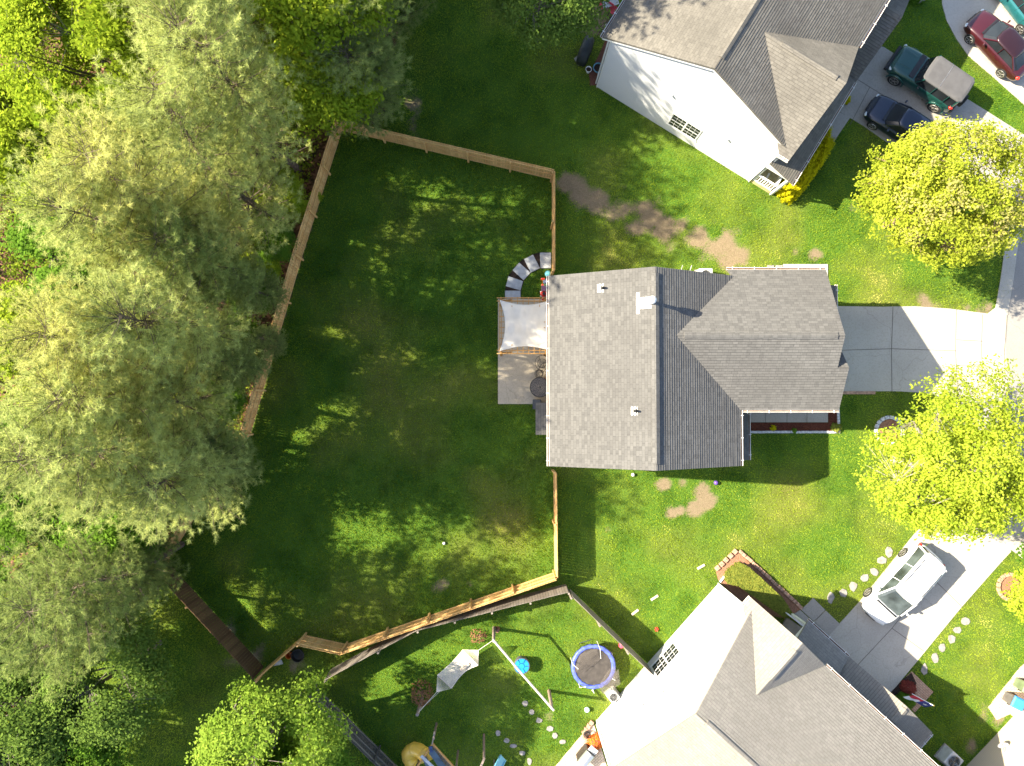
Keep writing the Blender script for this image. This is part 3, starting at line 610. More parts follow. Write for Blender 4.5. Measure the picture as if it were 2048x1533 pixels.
# ------------------------------------------------------------------ fences
def fence(label, pts, side, mat, name='fence', h=1.8, post_every=2.4, rails=3, group='wooden privacy fences', bulge=0, railm=None, gap=.012):
    """pts: ground line; side = +1 puts rails and posts to the left of the walking direction"""
    pts = [Vector(p).to_3d() if len(p) == 2 else Vector(p) for p in pts]
    root = thing(name, label, 'fence', tuple(pts[0]), group=group)
    for a, b in zip(pts[:-1], pts[1:]):
        L = (b-a).length; d = (b-a).normalized(); s_ = Vector((-d.y, d.x, 0))*side; n = max(1, round(L/post_every)); z = Vector((0, 0, 1))
        for i in range(n):
            p, q = a+d*(L*i/n), a+d*(L*(i+1)/n); m = MB(); l = (q-p).length; k = int(l/.147); st = l/k
            for j in range(k):
                c = p+d*(st*(j+.5)); hh = h+random.uniform(-.012, .012)+(bulge*math.sin(math.pi*(i+(j+.5)/k)/n) if bulge else 0)
                off = random.uniform(-.003, .003)
                m.box(c+z*(hh/2+.03)-s_*(.012+off), ((st-gap) if random.random() > .03 else st-.03, .018, hh), math.atan2(d.y, d.x)+random.uniform(-.006, .006))
            m.build('panel', mat, root, fix=False)
            r = MB()
            for zz in ([.25, 1.0, 1.6] if rails == 3 else [.3, 1.5]): r.bar(p+s_*.03+z*zz, q+s_*.03+z*zz, .045, .09)
            r.build('rails', railm or mat, root, fix=False)
        for i in range(n+1):
            c = a+d*(L*i/n)+s_*.1
            if i == 0 and (a-pts[0]).length > .01: continue
            MB().box(c+z*(h*.49+bulge*.3), (.1, .1, h*.98), math.atan2(d.y, d.x)).build('post', mat, root)
    return root
g2 = lambda *a: [G(*p) for p in a]
top = lambda *a: [(*G(*p, 1.8)[:2], 0) for p in a]
fence('new tan wooden fence across the top of the back yard', g2((1104, 360), (688, 263)), 1, M['fence'])
fence('new tan wooden fence along the left side of the yard, beneath the pines', g2((684, 264), (603, 520), (502, 868), (402, 1015), (337, 1122)), 1, M['fence'])
fence('dark brown board fence at the lower left of the yard', g2((338, 1128), (527, 1333)), -1, M['fenceb'])
fence('short new wooden fence piece seen edge-on by the brown fence corner', g2((530, 1338), (609, 1270)), -1, M['fence'])
fence('new tan wooden fence zigzagging along the bottom of the yard beside the grey fence', g2((612, 1270), (694, 1288), (1108, 1145)), 1, M['fence'])
fence('new wooden fence seen edge-on from the house corner down to the lower yard corner', g2((1110, 1141), (1108, 940)), 1, M['fence'])
fence('new wooden fence seen edge-on from the top yard corner to the house', g2((1105, 364), (1105, 552)), -1, M['fence'])
fence('weathered grey picket fence running just below the new tan fence', top((1137, 1185), (983, 1224), (834, 1262), (754, 1304), (648, 1362)), 1, M['fenceg'], rails=2)
fence('dark weathered fence with arched top from the trampoline lawn to the house window', g2((1139, 1178), (1302, 1336)), -1, M['fenceg'], rails=2, bulge=.22, gap=.004)
fence('old grey fence with bright rails at the bottom edge by the yellow slide', g2((632, 1372), (820, 1556)), 1, flat('old_grey_boards', (.1, .09, .085), .9, var=.4, sc=8), rails=3, railm=M['fenceg'])

# ------------------------------------------------------------------ behind the middle house
o = sheet('patio', [(G(996, 0)[0], G(0, 597)[1]), (2.9, G(0, 597)[1]), (2.9, G(0, 809)[1]), (G(996, 0)[0], G(0, 809)[1])], .1, M['conc2'], thick=.15)
cxy = Vector(G(1100, 598))
# curved bed of dark mulch with six square pavers
slabs = [[(1079.5, 506), (1102, 506), (1102, 537), (1081, 537)], [(1048, 519), (1066, 510), (1080, 537), (1061.5, 546)], [(1025, 541), (1038.5, 526), (1061, 546), (1047, 561)], [(1017, 553), (1046, 563), (1041, 581.5), (1011.5, 573)], [(1010, 582), (1041, 582), (1041, 599), (1010, 599)]]
bed = sheet('mulch_bed', [G2(*p) for p in [(1102, 505), (1079, 505), (1066, 509), (1048, 518), (1038, 525), (1024, 541), (1016, 553), (1011, 573), (1009, 599), (1042, 599), (1043, 580), (1048, 562), (1062, 547), (1081, 538), (1102, 538)]], .012, M['mulchd'])
where = ['touching the side fence', 'second from the fence', 'third from the fence, middle of the arc', 'fourth from the fence', 'tucked against the pergola']
for i, p in enumerate(slabs):
    o = MB().prism([G2(*q) for q in p], .0, .055).build('paver', M['slate'], bevel=.008)
    tag(o, 'square grey paver of the curved path, '+where[i], 'paver', 'square pavers of the curved path')
OBST.append([G2(*p) for p in [(1102, 505), (1079, 505), (1048, 518), (1024, 541), (1011, 573), (1009, 599), (1042, 599), (1043, 580), (1048, 562), (1062, 547), (1081, 538), (1102, 538)]])
# pergola
zp = 2.6
A = [Vector(G(*p, zp)) for p in ((998, 599.5), (1104, 599.5), (1104, 704.5), (998, 704.5))]
pg = thing('pergola', 'orange wooden pergola with slatted top over the patio', 'pergola', tuple(Vector(G(1050, 650))))
for i, c in enumerate(A):
    x = c.x + (.12 if i in (0, 3) else -.25); MB().box((x, c.y, zp/2), (.13, .13, zp)).build('post', M['pergola'], pg)
for y in (A[0].y, A[3].y):
    for k in (-.085, .085): MB().bar((A[0].x-.12, y+k, zp), (A[1].x, y+k, zp), .04, .16).build('beam', M['pergola'], pg)
for x in (A[0].x+.12, A[1].x-.25): MB().bar((x, A[0].y, zp), (x, A[3].y, zp), .04, .14).build('beam', M['pergola'], pg)
def slat(p_, q_, w_=.035): MB().bar(p_, q_, w_, .05).build('slat', M['pergola'], pg)
for i in range(10):
    x = A[0].x+.1+i*.3
    for y, sg in ((A[0].y, -1), (A[3].y, 1)): slat((x, y-sg*.12, zp+.1), (x, y+sg*.42, zp+.1))
for i in range(10):
    y = A[3].y+.12+i*.3
    slat((A[0].x-.0, y, zp+.1), (A[0].x+.3, y, zp+.1)); slat((A[1].x-.45, y, zp+.1), (A[1].x-.15, y, zp+.1))
for x in (A[0].x+.02, ): slat((x, A[0].y, zp+.1), (x, A[3].y, zp+.1), .03)

def brace(a, b): MB().bar(a, b, .07, .07).build('brace', M['pergola'], pg)
for c in (A[0], A[3]): brace((c.x+.12, c.y, 1.9), (c.x+.7, c.y, zp-.05))
# shade sail, four pulled corners, sagging and wrinkled
cs = [Vector(G(*p, zp+.16)) for p in ((999, 600), (1104, 600), (1104, 703), (999, 703))]
N = 36; vs = []; fs = []
for j in range(N+1):
    for i in range(N+1):
        u, v = i/N, j/N; p = cs[0].lerp(cs[1], u).lerp(cs[3].lerp(cs[2], u), v)
        cu, cv = math.sin(math.pi*u), math.sin(math.pi*v)
        p.x += (1-2*u)*.3*cv*abs(1-2*u)**.6; p.y -= (1-2*v)*.27*cu*abs(1-2*v)**.6
        w = .018*math.sin(17*v+3*math.sin(5*u))+.025*float(fnoise(np.array(u*3.), np.array(v*6.), .8, 3)-.5)+.03*math.sin(6.28*abs(u-.5)*3)*math.sin(6.28*v*1.4)
        p.z += -.12*cu*cv+w; vs.append(p); 
for j in range(N):
    for i in range(N): k = j*(N+1)+i; fs.append((k, k+1, k+N+2, k+N+1))
cl = flat('sail_cloth', (.68, .63, .55), .8, var=.06, sc=2)
sail = MB().add(vs, fs).build('shade_sail', cl, smooth=True)
tag(sail, 'off white shade sail stretched between the pergola corners', 'shade sail')
sm = sail.modifiers.new('t', 'SOLIDIFY'); sm.thickness = .008
# mesh topped patio table, tomato-cage like wire stands, chair, bin
tb = thing('patio_table', 'round black mesh patio table on the patio close to the wall', 'table', G(1082, 777))
c = Vector(G(1080, 775, .74)); rt = .56
m = MB(); m.torus(c, rt, .02, 36, 6); m.lathe(c, [(.06, -.01), (.06, .015)], 16)
tt = m.build('rim', M['black'], tb, smooth=True)
mt = MB(); mt.lathe(c-Vector((0, 0, .012)), [(rt, -.004), (rt, .004)], 40); mesh_top = NB('table_mesh'); f = mesh_top.noise(26, 3)
mesh_top.col(mesh_top.mix(mesh_top.ramp(f, .42, .62), (.02, .02, .022), (.2, .17, .15)), .45)
mt.build('tabletop', mesh_top.m, tb)
for k in range(4):
    a = k*math.pi/2+.7; MB().tube([c+Vector((math.cos(a)*.1, math.sin(a)*.1, -.03)), c+Vector((math.cos(a)*.3, math.sin(a)*.3, -.4)), (c.x+math.cos(a)*.45, c.y+math.sin(a)*.45, .1)], .015).build('leg', M['black'], tb)
for k, (px, py, z, r, lab) in enumerate(((1085, 726, 1.0, .42, 'large wire hoop stand standing on the patio by the pergola'), (1092, 737, .75, .34, 'second wire hoop stand overlapping the large hoop on the patio'))):
    t = thing('wire_stand', lab, 'plant stand', G(px, py), group='wire hoop stands on the patio'); c = Vector(G(px, py, z))
    MB().torus(c, r, .012, 32, 6).build('hoop', M['black'], t); MB().torus(c-Vector((0, 0, z*.5)), r*.6, .012, 24, 6).build('hoop', M['black'], t)
    for q in range(3):
        a = q*2.09; MB().tube([c+Vector((math.cos(a)*r, math.sin(a)*r, 0)), (c.x+.05*math.cos(a), c.y+.05*math.sin(a), .1)], .012).build('leg', M['black'], t)
t = thing('folding_chair', 'dark folding wire chair beside the round mesh table', 'chair', G(1078, 748)); c = Vector(G(1078, 748, .45))
for dz, rr in ((0, .24), (.25, .2), (.4, .17)): MB().torus(c+Vector((0, .0, dz)), rr, .012, 20, 6).build('frame_ring', M['dark'], t)
m = MB()
for i in range(7): m.bar(c+Vector((-.2, -.2+i*.065, .01)), c+Vector((.2, -.2+i*.065, .01)), .02, .015)
m.build('seat', M['dark'], t)
for a in range(4): MB().tube([c+Vector((.2*math.cos(a*1.57+.78), .2*math.sin(a*1.57+.78), 0)), (c.x+.26*math.cos(a*1.57+.78), c.y+.26*math.sin(a*1.57+.78), .1)], .014).build('leg', M['dark'], t)
bn = thing('storage_bin', 'dark grey box bin at the patio corner by the small lean-to roof', 'bin', G(1072, 812)); c = G(1073, 809, .3)
MB().box((c[0], c[1], .34), (.42, .5, .66)).build('body', flat('bin_grey', (.08, .085, .095), .6), bn, bevel=.03)
MB().box((c[0], c[1], .7), (.47, .55, .06)).build('lid', flat('bin_lid', (.06, .065, .075), .5), bn, bevel=.02)
pk = thing('clay_pot', 'small orange clay pot between the mesh table and the house wall', 'pot', G(1096, 762)); c = G(1095, 761, .1)
MB().lathe(c, [(.12, 0), (.17, .26), (.19, .26), (.19, .32), (.15, .32), (.14, .2)], 18).build('pot', flat('clay', (.5, .19, .08), .8), pk)
# toys against the wall
def ball(px, py, r, c, lab, stripe=None):
    x, y, _ = G(px, py, r); o = MB().ball((x, y, r), r, 20).build('ball', flat('ball_%.2f%.2f' % tuple(c[:2]), c, .35, var=.05), smooth=True, world=False)
    return tag(o, lab, 'ball', 'balls lying on the grass')
ball(1096, 548, .19, (.16, .5, .6), 'large turquoise ball at the side fence by the curved pavers')
ball(1174, 1420, .15, (.55, .85, .78), 'pale mint ball on the lawn near the white wall')
ball(1243, 1291, .17, (.75, .08, .14), 'red and pink ball against the arched dark fence')
ball(1432, 966, .13, (.12, .06, .3), 'dark purple ball at the edge of the house shadow')
ball(1266, 950, .1, (.8, .75, .7), 'small white ball just below the middle house')
ball(888, 1087, .08, (.8, .8, .85), 'small white ball in the back yard grass')
tp = lambda n, c: flat('toy_'+n, c, .35, var=.05)
t = thing('toy_slide', 'small orange and red toddler slide by the house wall', 'toy', G(1086, 562)); a, b = Vector(G(1086, 558, .45)), Vector(G(1087, 569, .1))
MB().bar(a, b, .16, .04).build('chute', tp('orange', (.8, .28, .02)), t); MB().box(a-Vector((0, 0, .2)), (.22, .1, .42)).build('ladder', tp('red', (.7, .04, .02)), t, bevel=.02); MB().box(b+Vector((0, -.05, 0)), (.24, .16, .1)).build('foot', tp('red', (.7, .04, .02)), t, bevel=.03)
t = thing('toy_table', 'grey blue plastic play table by the house wall, next to the orange slide', 'toy', G(1092, 563)); c = Vector(G(1092, 563, .35))
MB().box(c, (.34, .26, .06)).build('top', tp('bluegrey', (.28, .32, .42)), t, bevel=.02)
for i in (-1, 1):
    for j in (-1, 1): MB().box(c+Vector((i*.12, j*.09, -.18)), (.05, .05, .32)).build('leg', tp('bluegrey', (.28, .32, .42)), t)
t = thing('toy_turtle', 'green plastic sand toy shaped like a long shell by the house wall', 'toy', G(1092, 573)); c = Vector(G(1092, 573, .1))
MB().ball(c, .2, 16, (.8, 1.2, .7)).build('shell', tp('green', (.25, .5, .2)), t, smooth=True); MB().ball(c+Vector((.05, -.3, 0)), .1, 12).build('head', tp('green2', (.35, .62, .3)), t, smooth=True)
t = thing('toy_bin', 'mauve grey cube toy box by the house wall', 'toy', G(1087, 578)); c = Vector(G(1087, 578, .2))
MB().box(c, (.24, .28, .34)).build('box', tp('mauve', (.36, .27, .32)), t, bevel=.02); MB().box(c+Vector((0, 0, .19)), (.26, .3, .05)).build('lid', tp('mauve2', (.3, .12, .18)), t, bevel=.01)
for k, (px, py, lab) in enumerate(((1087, 588, 'small red ride-on toy car with white wheels by the house wall'), (1090, 597, 'second red ride-on toy car, touching the pergola'))):
    t = thing('ride_on_car', lab, 'toy', G(px, py), group='red ride-on toys'); c = Vector(G(px, py, .18))
    MB().box(c, (.4, .24, .16)).build('body', tp('red', (.7, .04, .02)), t, bevel=.06); MB().box(c+Vector((.02, 0, .1)), (.16, .18, .08)).build('seat', M['black'], t, bevel=.02)
    for i in (-1, 1):
        for j in (-1, 1): MB().tube([c+Vector((i*.13, j*.1, -.1)), c+Vector((i*.13, j*.15, -.1))], .075, 12).build('wheel', M['trim'], t)
# air conditioner on the north side
def ac(px, py, lab, w=.8, h=.8, rz=0, fan=(.28, .28, .28), bodyc=(.6, .6, .6)):
    x, y, _ = G(px, py, h); t = thing('air_conditioner', lab, 'air conditioner', (x, y, 0), rz, 'air conditioners')
    m = flat('ac_body%.2f' % bodyc[0], bodyc, .5, .2, var=.1)
    MB().box((0, 0, h/2), (w, w, h)).build('cabinet', m, t, world=False, bevel=.05)
    MB().box((0, 0, .03), (w+.12, w+.12, .08)).build('base_pad', M['conc3'], t, world=False)
    MB().lathe((0, 0, h), [(w*.4, 0), (w*.42, .02), (w*.36, .03), (w*.35, -.0)], 28).build('fan_ring', flat('ac_fan%.2f' % fan[0], fan, .5), t, world=False)
    MB().lathe((0, 0, h+.012), [(w*.35, 0), (.02, .002)], 28).build('fan_well', M['black'], t, world=False)
    g = MB()
    for r in (.3, .22, .14, .07): g.torus((0, 0, h+.04), r*w/.8, .006, 24, 4)
    for k in range(8): g.bar((0, 0, h+.045), (w*.37*math.cos(k*.785), w*.37*math.sin(k*.785), h+.04), .008, .008)
    g.build('grille', M['steel'], t, world=False); return t
ac(1412, 551, 'round topped pale air conditioner against the north wall of the middle house', fan=(.65, .65, .65))
ac(1227, 1395, 'light grey air conditioner between the trampoline and the white wall', .56, .6, .7)
ac(1908, 1524, 'grey air conditioner with dark top at the bottom edge near the tan wall', .85, .8, -.73)
MB_pipes = MB(); 
for px in (1361, 1379): a = G(px, 545, .0); MB_pipes.tube([(a[0], a[1], 0), (a[0], a[1]+.3, .5)], .02)
tag(MB_pipes.build('vent_pipes', M['edge']), 'two thin grey pipes sticking up at the north wall of the middle house', 'pipes')
# concrete strips on the north side of the wing
for nm, pts, lab in (('slab_path', [(1566, 529), (1655, 529), (1655, 572), (1640, 572), (1640, 543), (1566, 543)], 'pale L-shaped paved strip along the north side of the front wing'),):
    tag(MB().prism([G2(*p) for p in pts], 0, .05).build(nm, M['conc']), kind='structure'); OBST.append([G2(*p) for p in pts])
for px, lab in ((1541, 'square pale paver at the start of the north side strip'), (1558, 'square pale paver adjoining the L-shaped paved strip')):
    tag(MB().prism([G2(*p) for p in ((px-7, 531), (px+7, 531), (px+7, 546), (px-7, 546))], 0, .045).build('paver', M['stone'], bevel=.01), lab, 'paver', 'square pavers north of the wing')
tag(MB().prism([G2(*p) for p in ((1680, 783), (1750, 783), (1750, 789), (1680, 789))], 0, .06).build('brick_border', M['edgeb'], bevel=.01), 'narrow brick strip along the lower edge of the driveway', 'edging')
# front walk and bed
wk = [(1488, 818), (1655, 818), (1655, 845), (1488, 845)]; sheet('path', [G2(*p) for p in wk], .06, M['conc3'], thick=.1); OBST.append([G2(*p) for p in [(1488, 812), (1682, 812), (1682, 868), (1488, 868)]])
tag(joint_lines([[(x, 821), (x, 845)] for x in (1531, 1574, 1614)], .064, .03).build('path_joints', jm), kind='structure')
sheet('mulch_bed', [G2(*p) for p in [(1488, 845.5), (1655.5, 845.5), (1655.5, 812), (1677, 812), (1677, 864), (1488, 864)]], .03, M['mulch'])
m = MB(); e0, e1 = Vector(G(1490, 864.5)), Vector(G(1679, 864.5)); k = int((e1-e0).length/.16)
for i in range(k): m.box(e0.lerp(e1, (i+.5)/k)+Vector((0, random.uniform(-.008, .008), .05)), (.148, .14, .12), random.uniform(-.04, .04))
e0, e1 = Vector(G(1677, 862)), Vector(G(1675, 812)); k = int((e1-e0).length/.16)
for i in range(k): m.box(e0.lerp(e1, (i+.5)/k)+Vector((0, 0, .05)), (.14, .148, .12), random.uniform(-.04, .04))
tag(m.build('garden_edging', M['edge'], bevel=.012), 'low edging of small pale blocks around the red mulch bed', 'garden edging')

# ------------------------------------------------------------------ the lower back yard
tr = thing('trampoline', 'round trampoline with blue padded rim and sagging safety net', 'trampoline', G(1184, 1330))
c = Vector(G(1187, 1334, .75)); Rt = 1.26
blue = flat('blue_pad', (.09, .13, .55), .4, var=.25, sc=5, bump=.5)
rg = []
for i in range(49):
    a = i*2*math.pi/48; d = Vector((math.cos(a), math.sin(a), 0)); wv = .012*math.sin(a*19)+.01*math.sin(a*31)
    rg.append([c+d*(Rt+wv)+Vector((0, 0, -.04)), c+d*(Rt-.06)+Vector((0, 0, .03+wv)), c+d*(Rt-.18)+Vector((0, 0, .025+wv)), c+d*(Rt-.25+wv)+Vector((0, 0, -.01)), c+d*(Rt-.2)+Vector((0, 0, -.04))])
MB().loft(rg, False).build('padding', blue, tr, smooth=True)
MB().lathe(c-Vector((0, 0, .02)), [(Rt-.25, -.005), (Rt-.25, .0)], 40).build('mat', flat('jump_mat', (.05, .042, .038), .75, var=.25, sc=4), tr)
MB().torus(c-Vector((0, 0, .06)), Rt-.06, .025, 40, 6).build('frame', M['steel'], tr)
for k in range(4):
    a = k*math.pi/2+.3; d = Vector((math.cos(a), math.sin(a), 0)); e = Vector((-d.y, d.x, 0))*.35
    MB().tube([c+d*(Rt-.06)+e-Vector((0, 0, .08)), (c.x+d.x*(Rt-.02)+e.x, c.y+d.y*(Rt-.02)+e.y, .04), (c.x+d.x*(Rt-.02)-e.x, c.y+d.y*(Rt-.02)-e.y, .04), c+d*(Rt-.06)-e-Vector((0, 0, .08))], .02).build('leg', M['steel'], tr)
for a, h in ((1.35, 1.3), (2.9, .75), (-.45, 1.1), (-1.6, .95), (4.0, .9)):
    d = Vector((math.cos(a), math.sin(a), 0)); lean = Vector((-d.y, d.x, 0))*random.uniform(-.25, .25)-d*.3
    MB().tube([c+d*Rt-Vector((0, 0, .6)), c+d*Rt+Vector((0, 0, h*.55)), c+d*Rt*.98+lean+Vector((0, 0, h))], .018).build('net_pole', M['trim'], tr)
# fallen net: thin sheet draped on the mat and rim
netm = NB('safety_net'); tb_ = netm.n('ShaderNodeBsdfTransparent'); df = netm.n('ShaderNodeBsdfDiffuse', {'Color': (.12, .105, .095)})
mx = netm.n('ShaderNodeMixShader', {0: .42, 1: tb_, 2: df}); netm.t.links.new(mx.outputs[0], netm.out.inputs[0])
def drape(pts, zz):
    ctr = sum((Vector(p) for p in pts), Vector())/len(pts); vs = [ctr+Vector((0, 0, zz))]; fs = []; n = len(pts)*4
    ring = []
    for i in range(len(pts)):
        for t in range(4): ring.append(Vector(pts[i]).lerp(Vector(pts[(i+1) % len(pts)]), t/4)+Vector((0, 0, random.uniform(0, .04))))
    mid = [ctr.lerp(r, .55)+Vector((random.uniform(-.04, .04), random.uniform(-.04, .04), zz*.6+random.uniform(-.02, .03))) for r in ring]
    vs += mid+ring
    for i in range(n): j = (i+1) % n; fs += [(0, 1+i, 1+j), (1+i, 1+n+i, 1+n+j, 1+j)]
    MB().add(vs, fs).build('safety_net', netm.m, tr, smooth=True)
drape([c+Vector(p) for p in ((-1.15, -.3, .1), (-.75, .75, .08), (.15, 1.15, .4), (.35, .45, .12), (-.5, -.25, .05))], .06)
drape([c+Vector(p) for p in ((.3, -1.2, .3), (.95, -.5, .1), (1.3, .1, .6), (1.38, -.65, .8), (.6, -1.45, .3))], .2)
drape([c+Vector(p) for p in ((.25, -1.05, .08), (.8, -.2, .05), (1.15, .15, .3), (1.32, -.6, .55), (.5, -1.35, .15))], .1)
# timber frame holding the hammock
P1, P2 = Vector(G(988, 1256)), Vector(G(1098, 1382)); h = 2.35
sw = thing('timber_swing', 'tall timber frame of two posts and a long pale beam over the lower yard', 'swing frame', tuple((P1+P2)/2))
for p in (P1, P2): MB().lathe(p, [(.1, 0), (.09, h*.6), (.085, h+.03)], 12).build('post', M['oldwood'], sw)
MB().tube([P1+Vector((-.04, .12, h+.08)), (P1+P2)/2+Vector((0, 0, h+.06)), P2+Vector((.1, -.1, h+.08))], .062, 10).build('beam', M['pale'], sw)
P3 = Vector(G(844, 1398)); ht = 2.1
hp = thing('hammock_post', 'short leaning weathered post at the lower left end of the hammock', 'post', tuple(P3))
MB().tube([P3, P3+Vector((-.03, -.02, ht))], [.11, .09], 12).build('post', M['oldwood'], hp)
# hammock: rope net between two spreader bars
hm = thing('hammock', 'off white rope hammock hanging between the timber frame and a post', 'hammock', G(905, 1345))
Ha, Hb = P1+Vector((-.03, .0, h-.15)), P3+Vector((-.03, 0, ht-.1))
e1a, e1b = Vector(G(926, 1300, 1.25)), Vector(G(956, 1331, 1.1)); e0a, e0b = Vector(G(875, 1351, 1.25)), Vector(G(903, 1377, 1.1))
rope = flat('rope', (.72, .66, .58), .9, var=.1)
k1, k0 = Vector(G(957, 1301, 1.75)), Vector(G(873, 1385, 1.65))
ends = MB(); ends.tube([Ha, k1], .012, 5); ends.tube([Hb, k0], .012, 5); ends.tube([Hb+Vector((.0, 0, -.3)), k0+Vector((.15, 0, -.05))], .008, 4)
NL = 15
for i in range(NL+1):
    t = i/NL; ends.tube([k1, e1a.lerp(e1b, t)], .008, 4); ends.tube([k0, e0a.lerp(e0b, t)], .008, 4)
ends.build('rope_fan', rope, hm)
MB().tube([e1a, e1b], .022, 8).build('spreader_bar', M['pale'], hm); MB().tube([e0a, e0b], .022, 8).build('spreader_bar', M['pale'], hm)
net = MB(); NN = 26
def hp_(u, v):
    p = e0a.lerp(e0b, v).lerp(e1a.lerp(e1b, v), u); k = math.sin(math.pi*u)
    q = e0a.lerp(e0b, .5).lerp(e1a.lerp(e1b, .5), u); p = p.lerp(q, .22*k); p.z -= .33*k+.12*math.sin(math.pi*v)*k; return p
for s_ in (-1, 1):
    for j in range(-NN, NN*2, 1):
        pts = []
        for i in range(NN+1):
            u = i/NN; v = (j+s_*i*.9)/NN*1.0
            if 0 <= v <= 1: pts.append(hp_(u, v))
        if len(pts) > 1: net.tube(pts, .0095, 3, False)
for v in (0, 1): net.tube([hp_(i/NN, v) for i in range(NN+1)], .02, 5)
net.build('net', rope, hm)
pl = Vector(G(930, 1333, .95)); tag(MB().box(pl+Vector((0, .0, .05)), (.62, .16, .1), .62).build('pillow', flat('pillow_cloth', (.55, .46, .36), .9), bevel=.04), 'long beige pillow lying in the rope hammock', 'pillow')
# blue topped round drum
dr = thing('water_table', 'dark round tub with a bright blue segmented lid on the lawn', 'tub', G(1043, 1325)); c = Vector(G(1043, 1325))
MB().lathe(c, [(.38, 0), (.42, .5), (.45, .62), (.42, .63), (.4, .55)], 32).build('tub', flat('tub_dark', (.09, .09, .11), .6), dr, smooth=False)
lid = flat('blue_lid', (.02, .25, .68), .25, var=.15)
for k in range(6):
    a0, a1 = k*math.pi/3+.07, (k+1)*math.pi/3-.07; pts = [(c.x+r*math.cos(a), c.y+r*math.sin(a)) for r, a in [(.4, a0+(a1-a0)*t/6) for t in range(7)]+[(.17, a1-(a1-a0)*t/3) for t in range(4)]]
    MB().prism(pts, .585, .63).build('lid_segment', lid, dr)
MB().lathe(c, [(.15, .585), (.15, .65), (.1, .66)], 24).build('lid_centre', lid, dr)
# stumps, dead saplings
st = thing('tree_stump', 'small reddish stump at the top end of the timber frame', 'stump', G(995, 1259)); c = Vector(G(995, 1258)); MB().lathe(c, [(.15, 0), (.12, .2), (.1, .42)], 14).build('trunk', flat('red_stump', (.24, .1, .07), .9, var=.4, sc=9), st)
def wirebox(): pass

# ---- stepping stones
def stone(px, py, r, lab, grp, mat='stone'):
    x, y, _ = G(px, py, .03); n = random.choice((6, 7, 8)); a0 = random.uniform(0, 6.28); ax = random.uniform(.75, 1.25)
    pts = []
    for k in range(n):
        a = a0+2*math.pi*k/n; rr = r*random.uniform(.78, 1.18); pts.append((x+rr*math.cos(a)*ax, y+rr*math.sin(a)/ax))
    o = MB().prism(pts, -.01, .035).build('stepping_stone', M[mat], bevel=.012); tag(o, lab, 'stepping stone', grp); OBST.append([(x+(p[0]-x)*1.1, y+(p[1]-y)*1.1) for p in pts]); return o
ordn = ['first', 'second', 'third', 'fourth', 'fifth', 'sixth', 'seventh', 'eighth']
for i, p in enumerate([(1050, 1408), (1064, 1425), (1078, 1441), (1100, 1458), (1110, 1472), (1125, 1485)]):
    stone(*p, .17, ordn[i]+' stone from the top in the sunny right-hand trail by the white wall', 'stepping stones in the lower yard')
for i, p in enumerate([(996, 1466), (1014, 1482), (1027, 1493), (1044, 1507), (1059, 1523)]):
    stone(*p, .17, ordn[i]+' stone from the top in the shaded left-hand trail above the blue slide', 'stepping stones in the lower yard')
for i, p in enumerate([(1778, 1104), (1764, 1122), (1749, 1144), (1729, 1156), (1707, 1173), (1688, 1186), (1662, 1196)]):
    stone(*p, .25, ordn[i]+' flat stone from the top along the upper side of the minivan driveway', 'flat stones left of the minivan driveway')
for i, p in enumerate([(1931, 1243), (1915, 1261), (1903, 1278), (1885, 1297), (1871, 1317), (1849, 1339)]):
    stone(*p, .25, ordn[i]+' flat stone from the top along the lower side of the minivan driveway', 'flat stones right of the minivan driveway')
for i, (p, lab) in enumerate((((1402, 1134), 'pale wooden plank lying on the lawn nearest the triangular planting bed'), ((1309, 1196), 'pale wooden plank lying on the lawn, middle one of three'), ((1270, 1225), 'pale wooden plank lying on the lawn nearest the arched dark fence'))):
    c = G(*p, .03); o = MB().box(c, (.48, .13, .05), .5+i*.07).build('plank', flat('pale_plank', (.68, .55, .38), .8, var=.1), bevel=.008); tag(o, lab, 'plank', 'wooden planks on the lawn')
t = thing('toy_jacks', 'small red plastic toy on the lawn by the white wall', 'toy', G(1313, 1259)); c = Vector(G(1313, 1259, .08))
for k in range(3): MB().tube([c+Vector((.12*math.cos(k*1.05), .12*math.sin(k*1.05), -.03)), c-Vector((.12*math.cos(k*1.05), .12*math.sin(k*1.05), -.05))], .03, 8).build('arm', tp('red', (.7, .04, .02)), t)
# small things by the crooked fence piece
t = thing('bucket', 'orange bucket behind the zigzag of the new fence', 'bucket', G(581, 1308)); c = Vector(G(581, 1308)); MB().lathe(c, [(.14, 0), (.18, .36), (.19, .36), (.16, .34), (.12, .05)], 20).build('body', tp('dullorange', (.5, .1, .01)), t); MB().torus(c+Vector((0, 0, .36)), .185, .012, 20, 5).build('rim', tp('orange', (.8, .28, .02)), t)
t = thing('fire_pit', 'black round fire bowl beside the orange bucket', 'fire pit', G(599, 1307)); c = Vector(G(599, 1307)); MB().lathe(c, [(.2, 0), (.33, .25), (.37, .42), (.34, .42), (.28, .22), (.05, .12)], 26).build('bowl', M['black'], t); MB().torus(c+Vector((0, 0, .43)), .36, .015, 28, 5).build('rim', M['dark'], t)
tag(MB().prism([G2(*p) for p in ((548, 1332), (555, 1320), (563, 1319), (567, 1328))], .0, .06).build('board', M['edge'], bevel=.01), 'small pale grey board on the ground below the short fence piece', 'board')

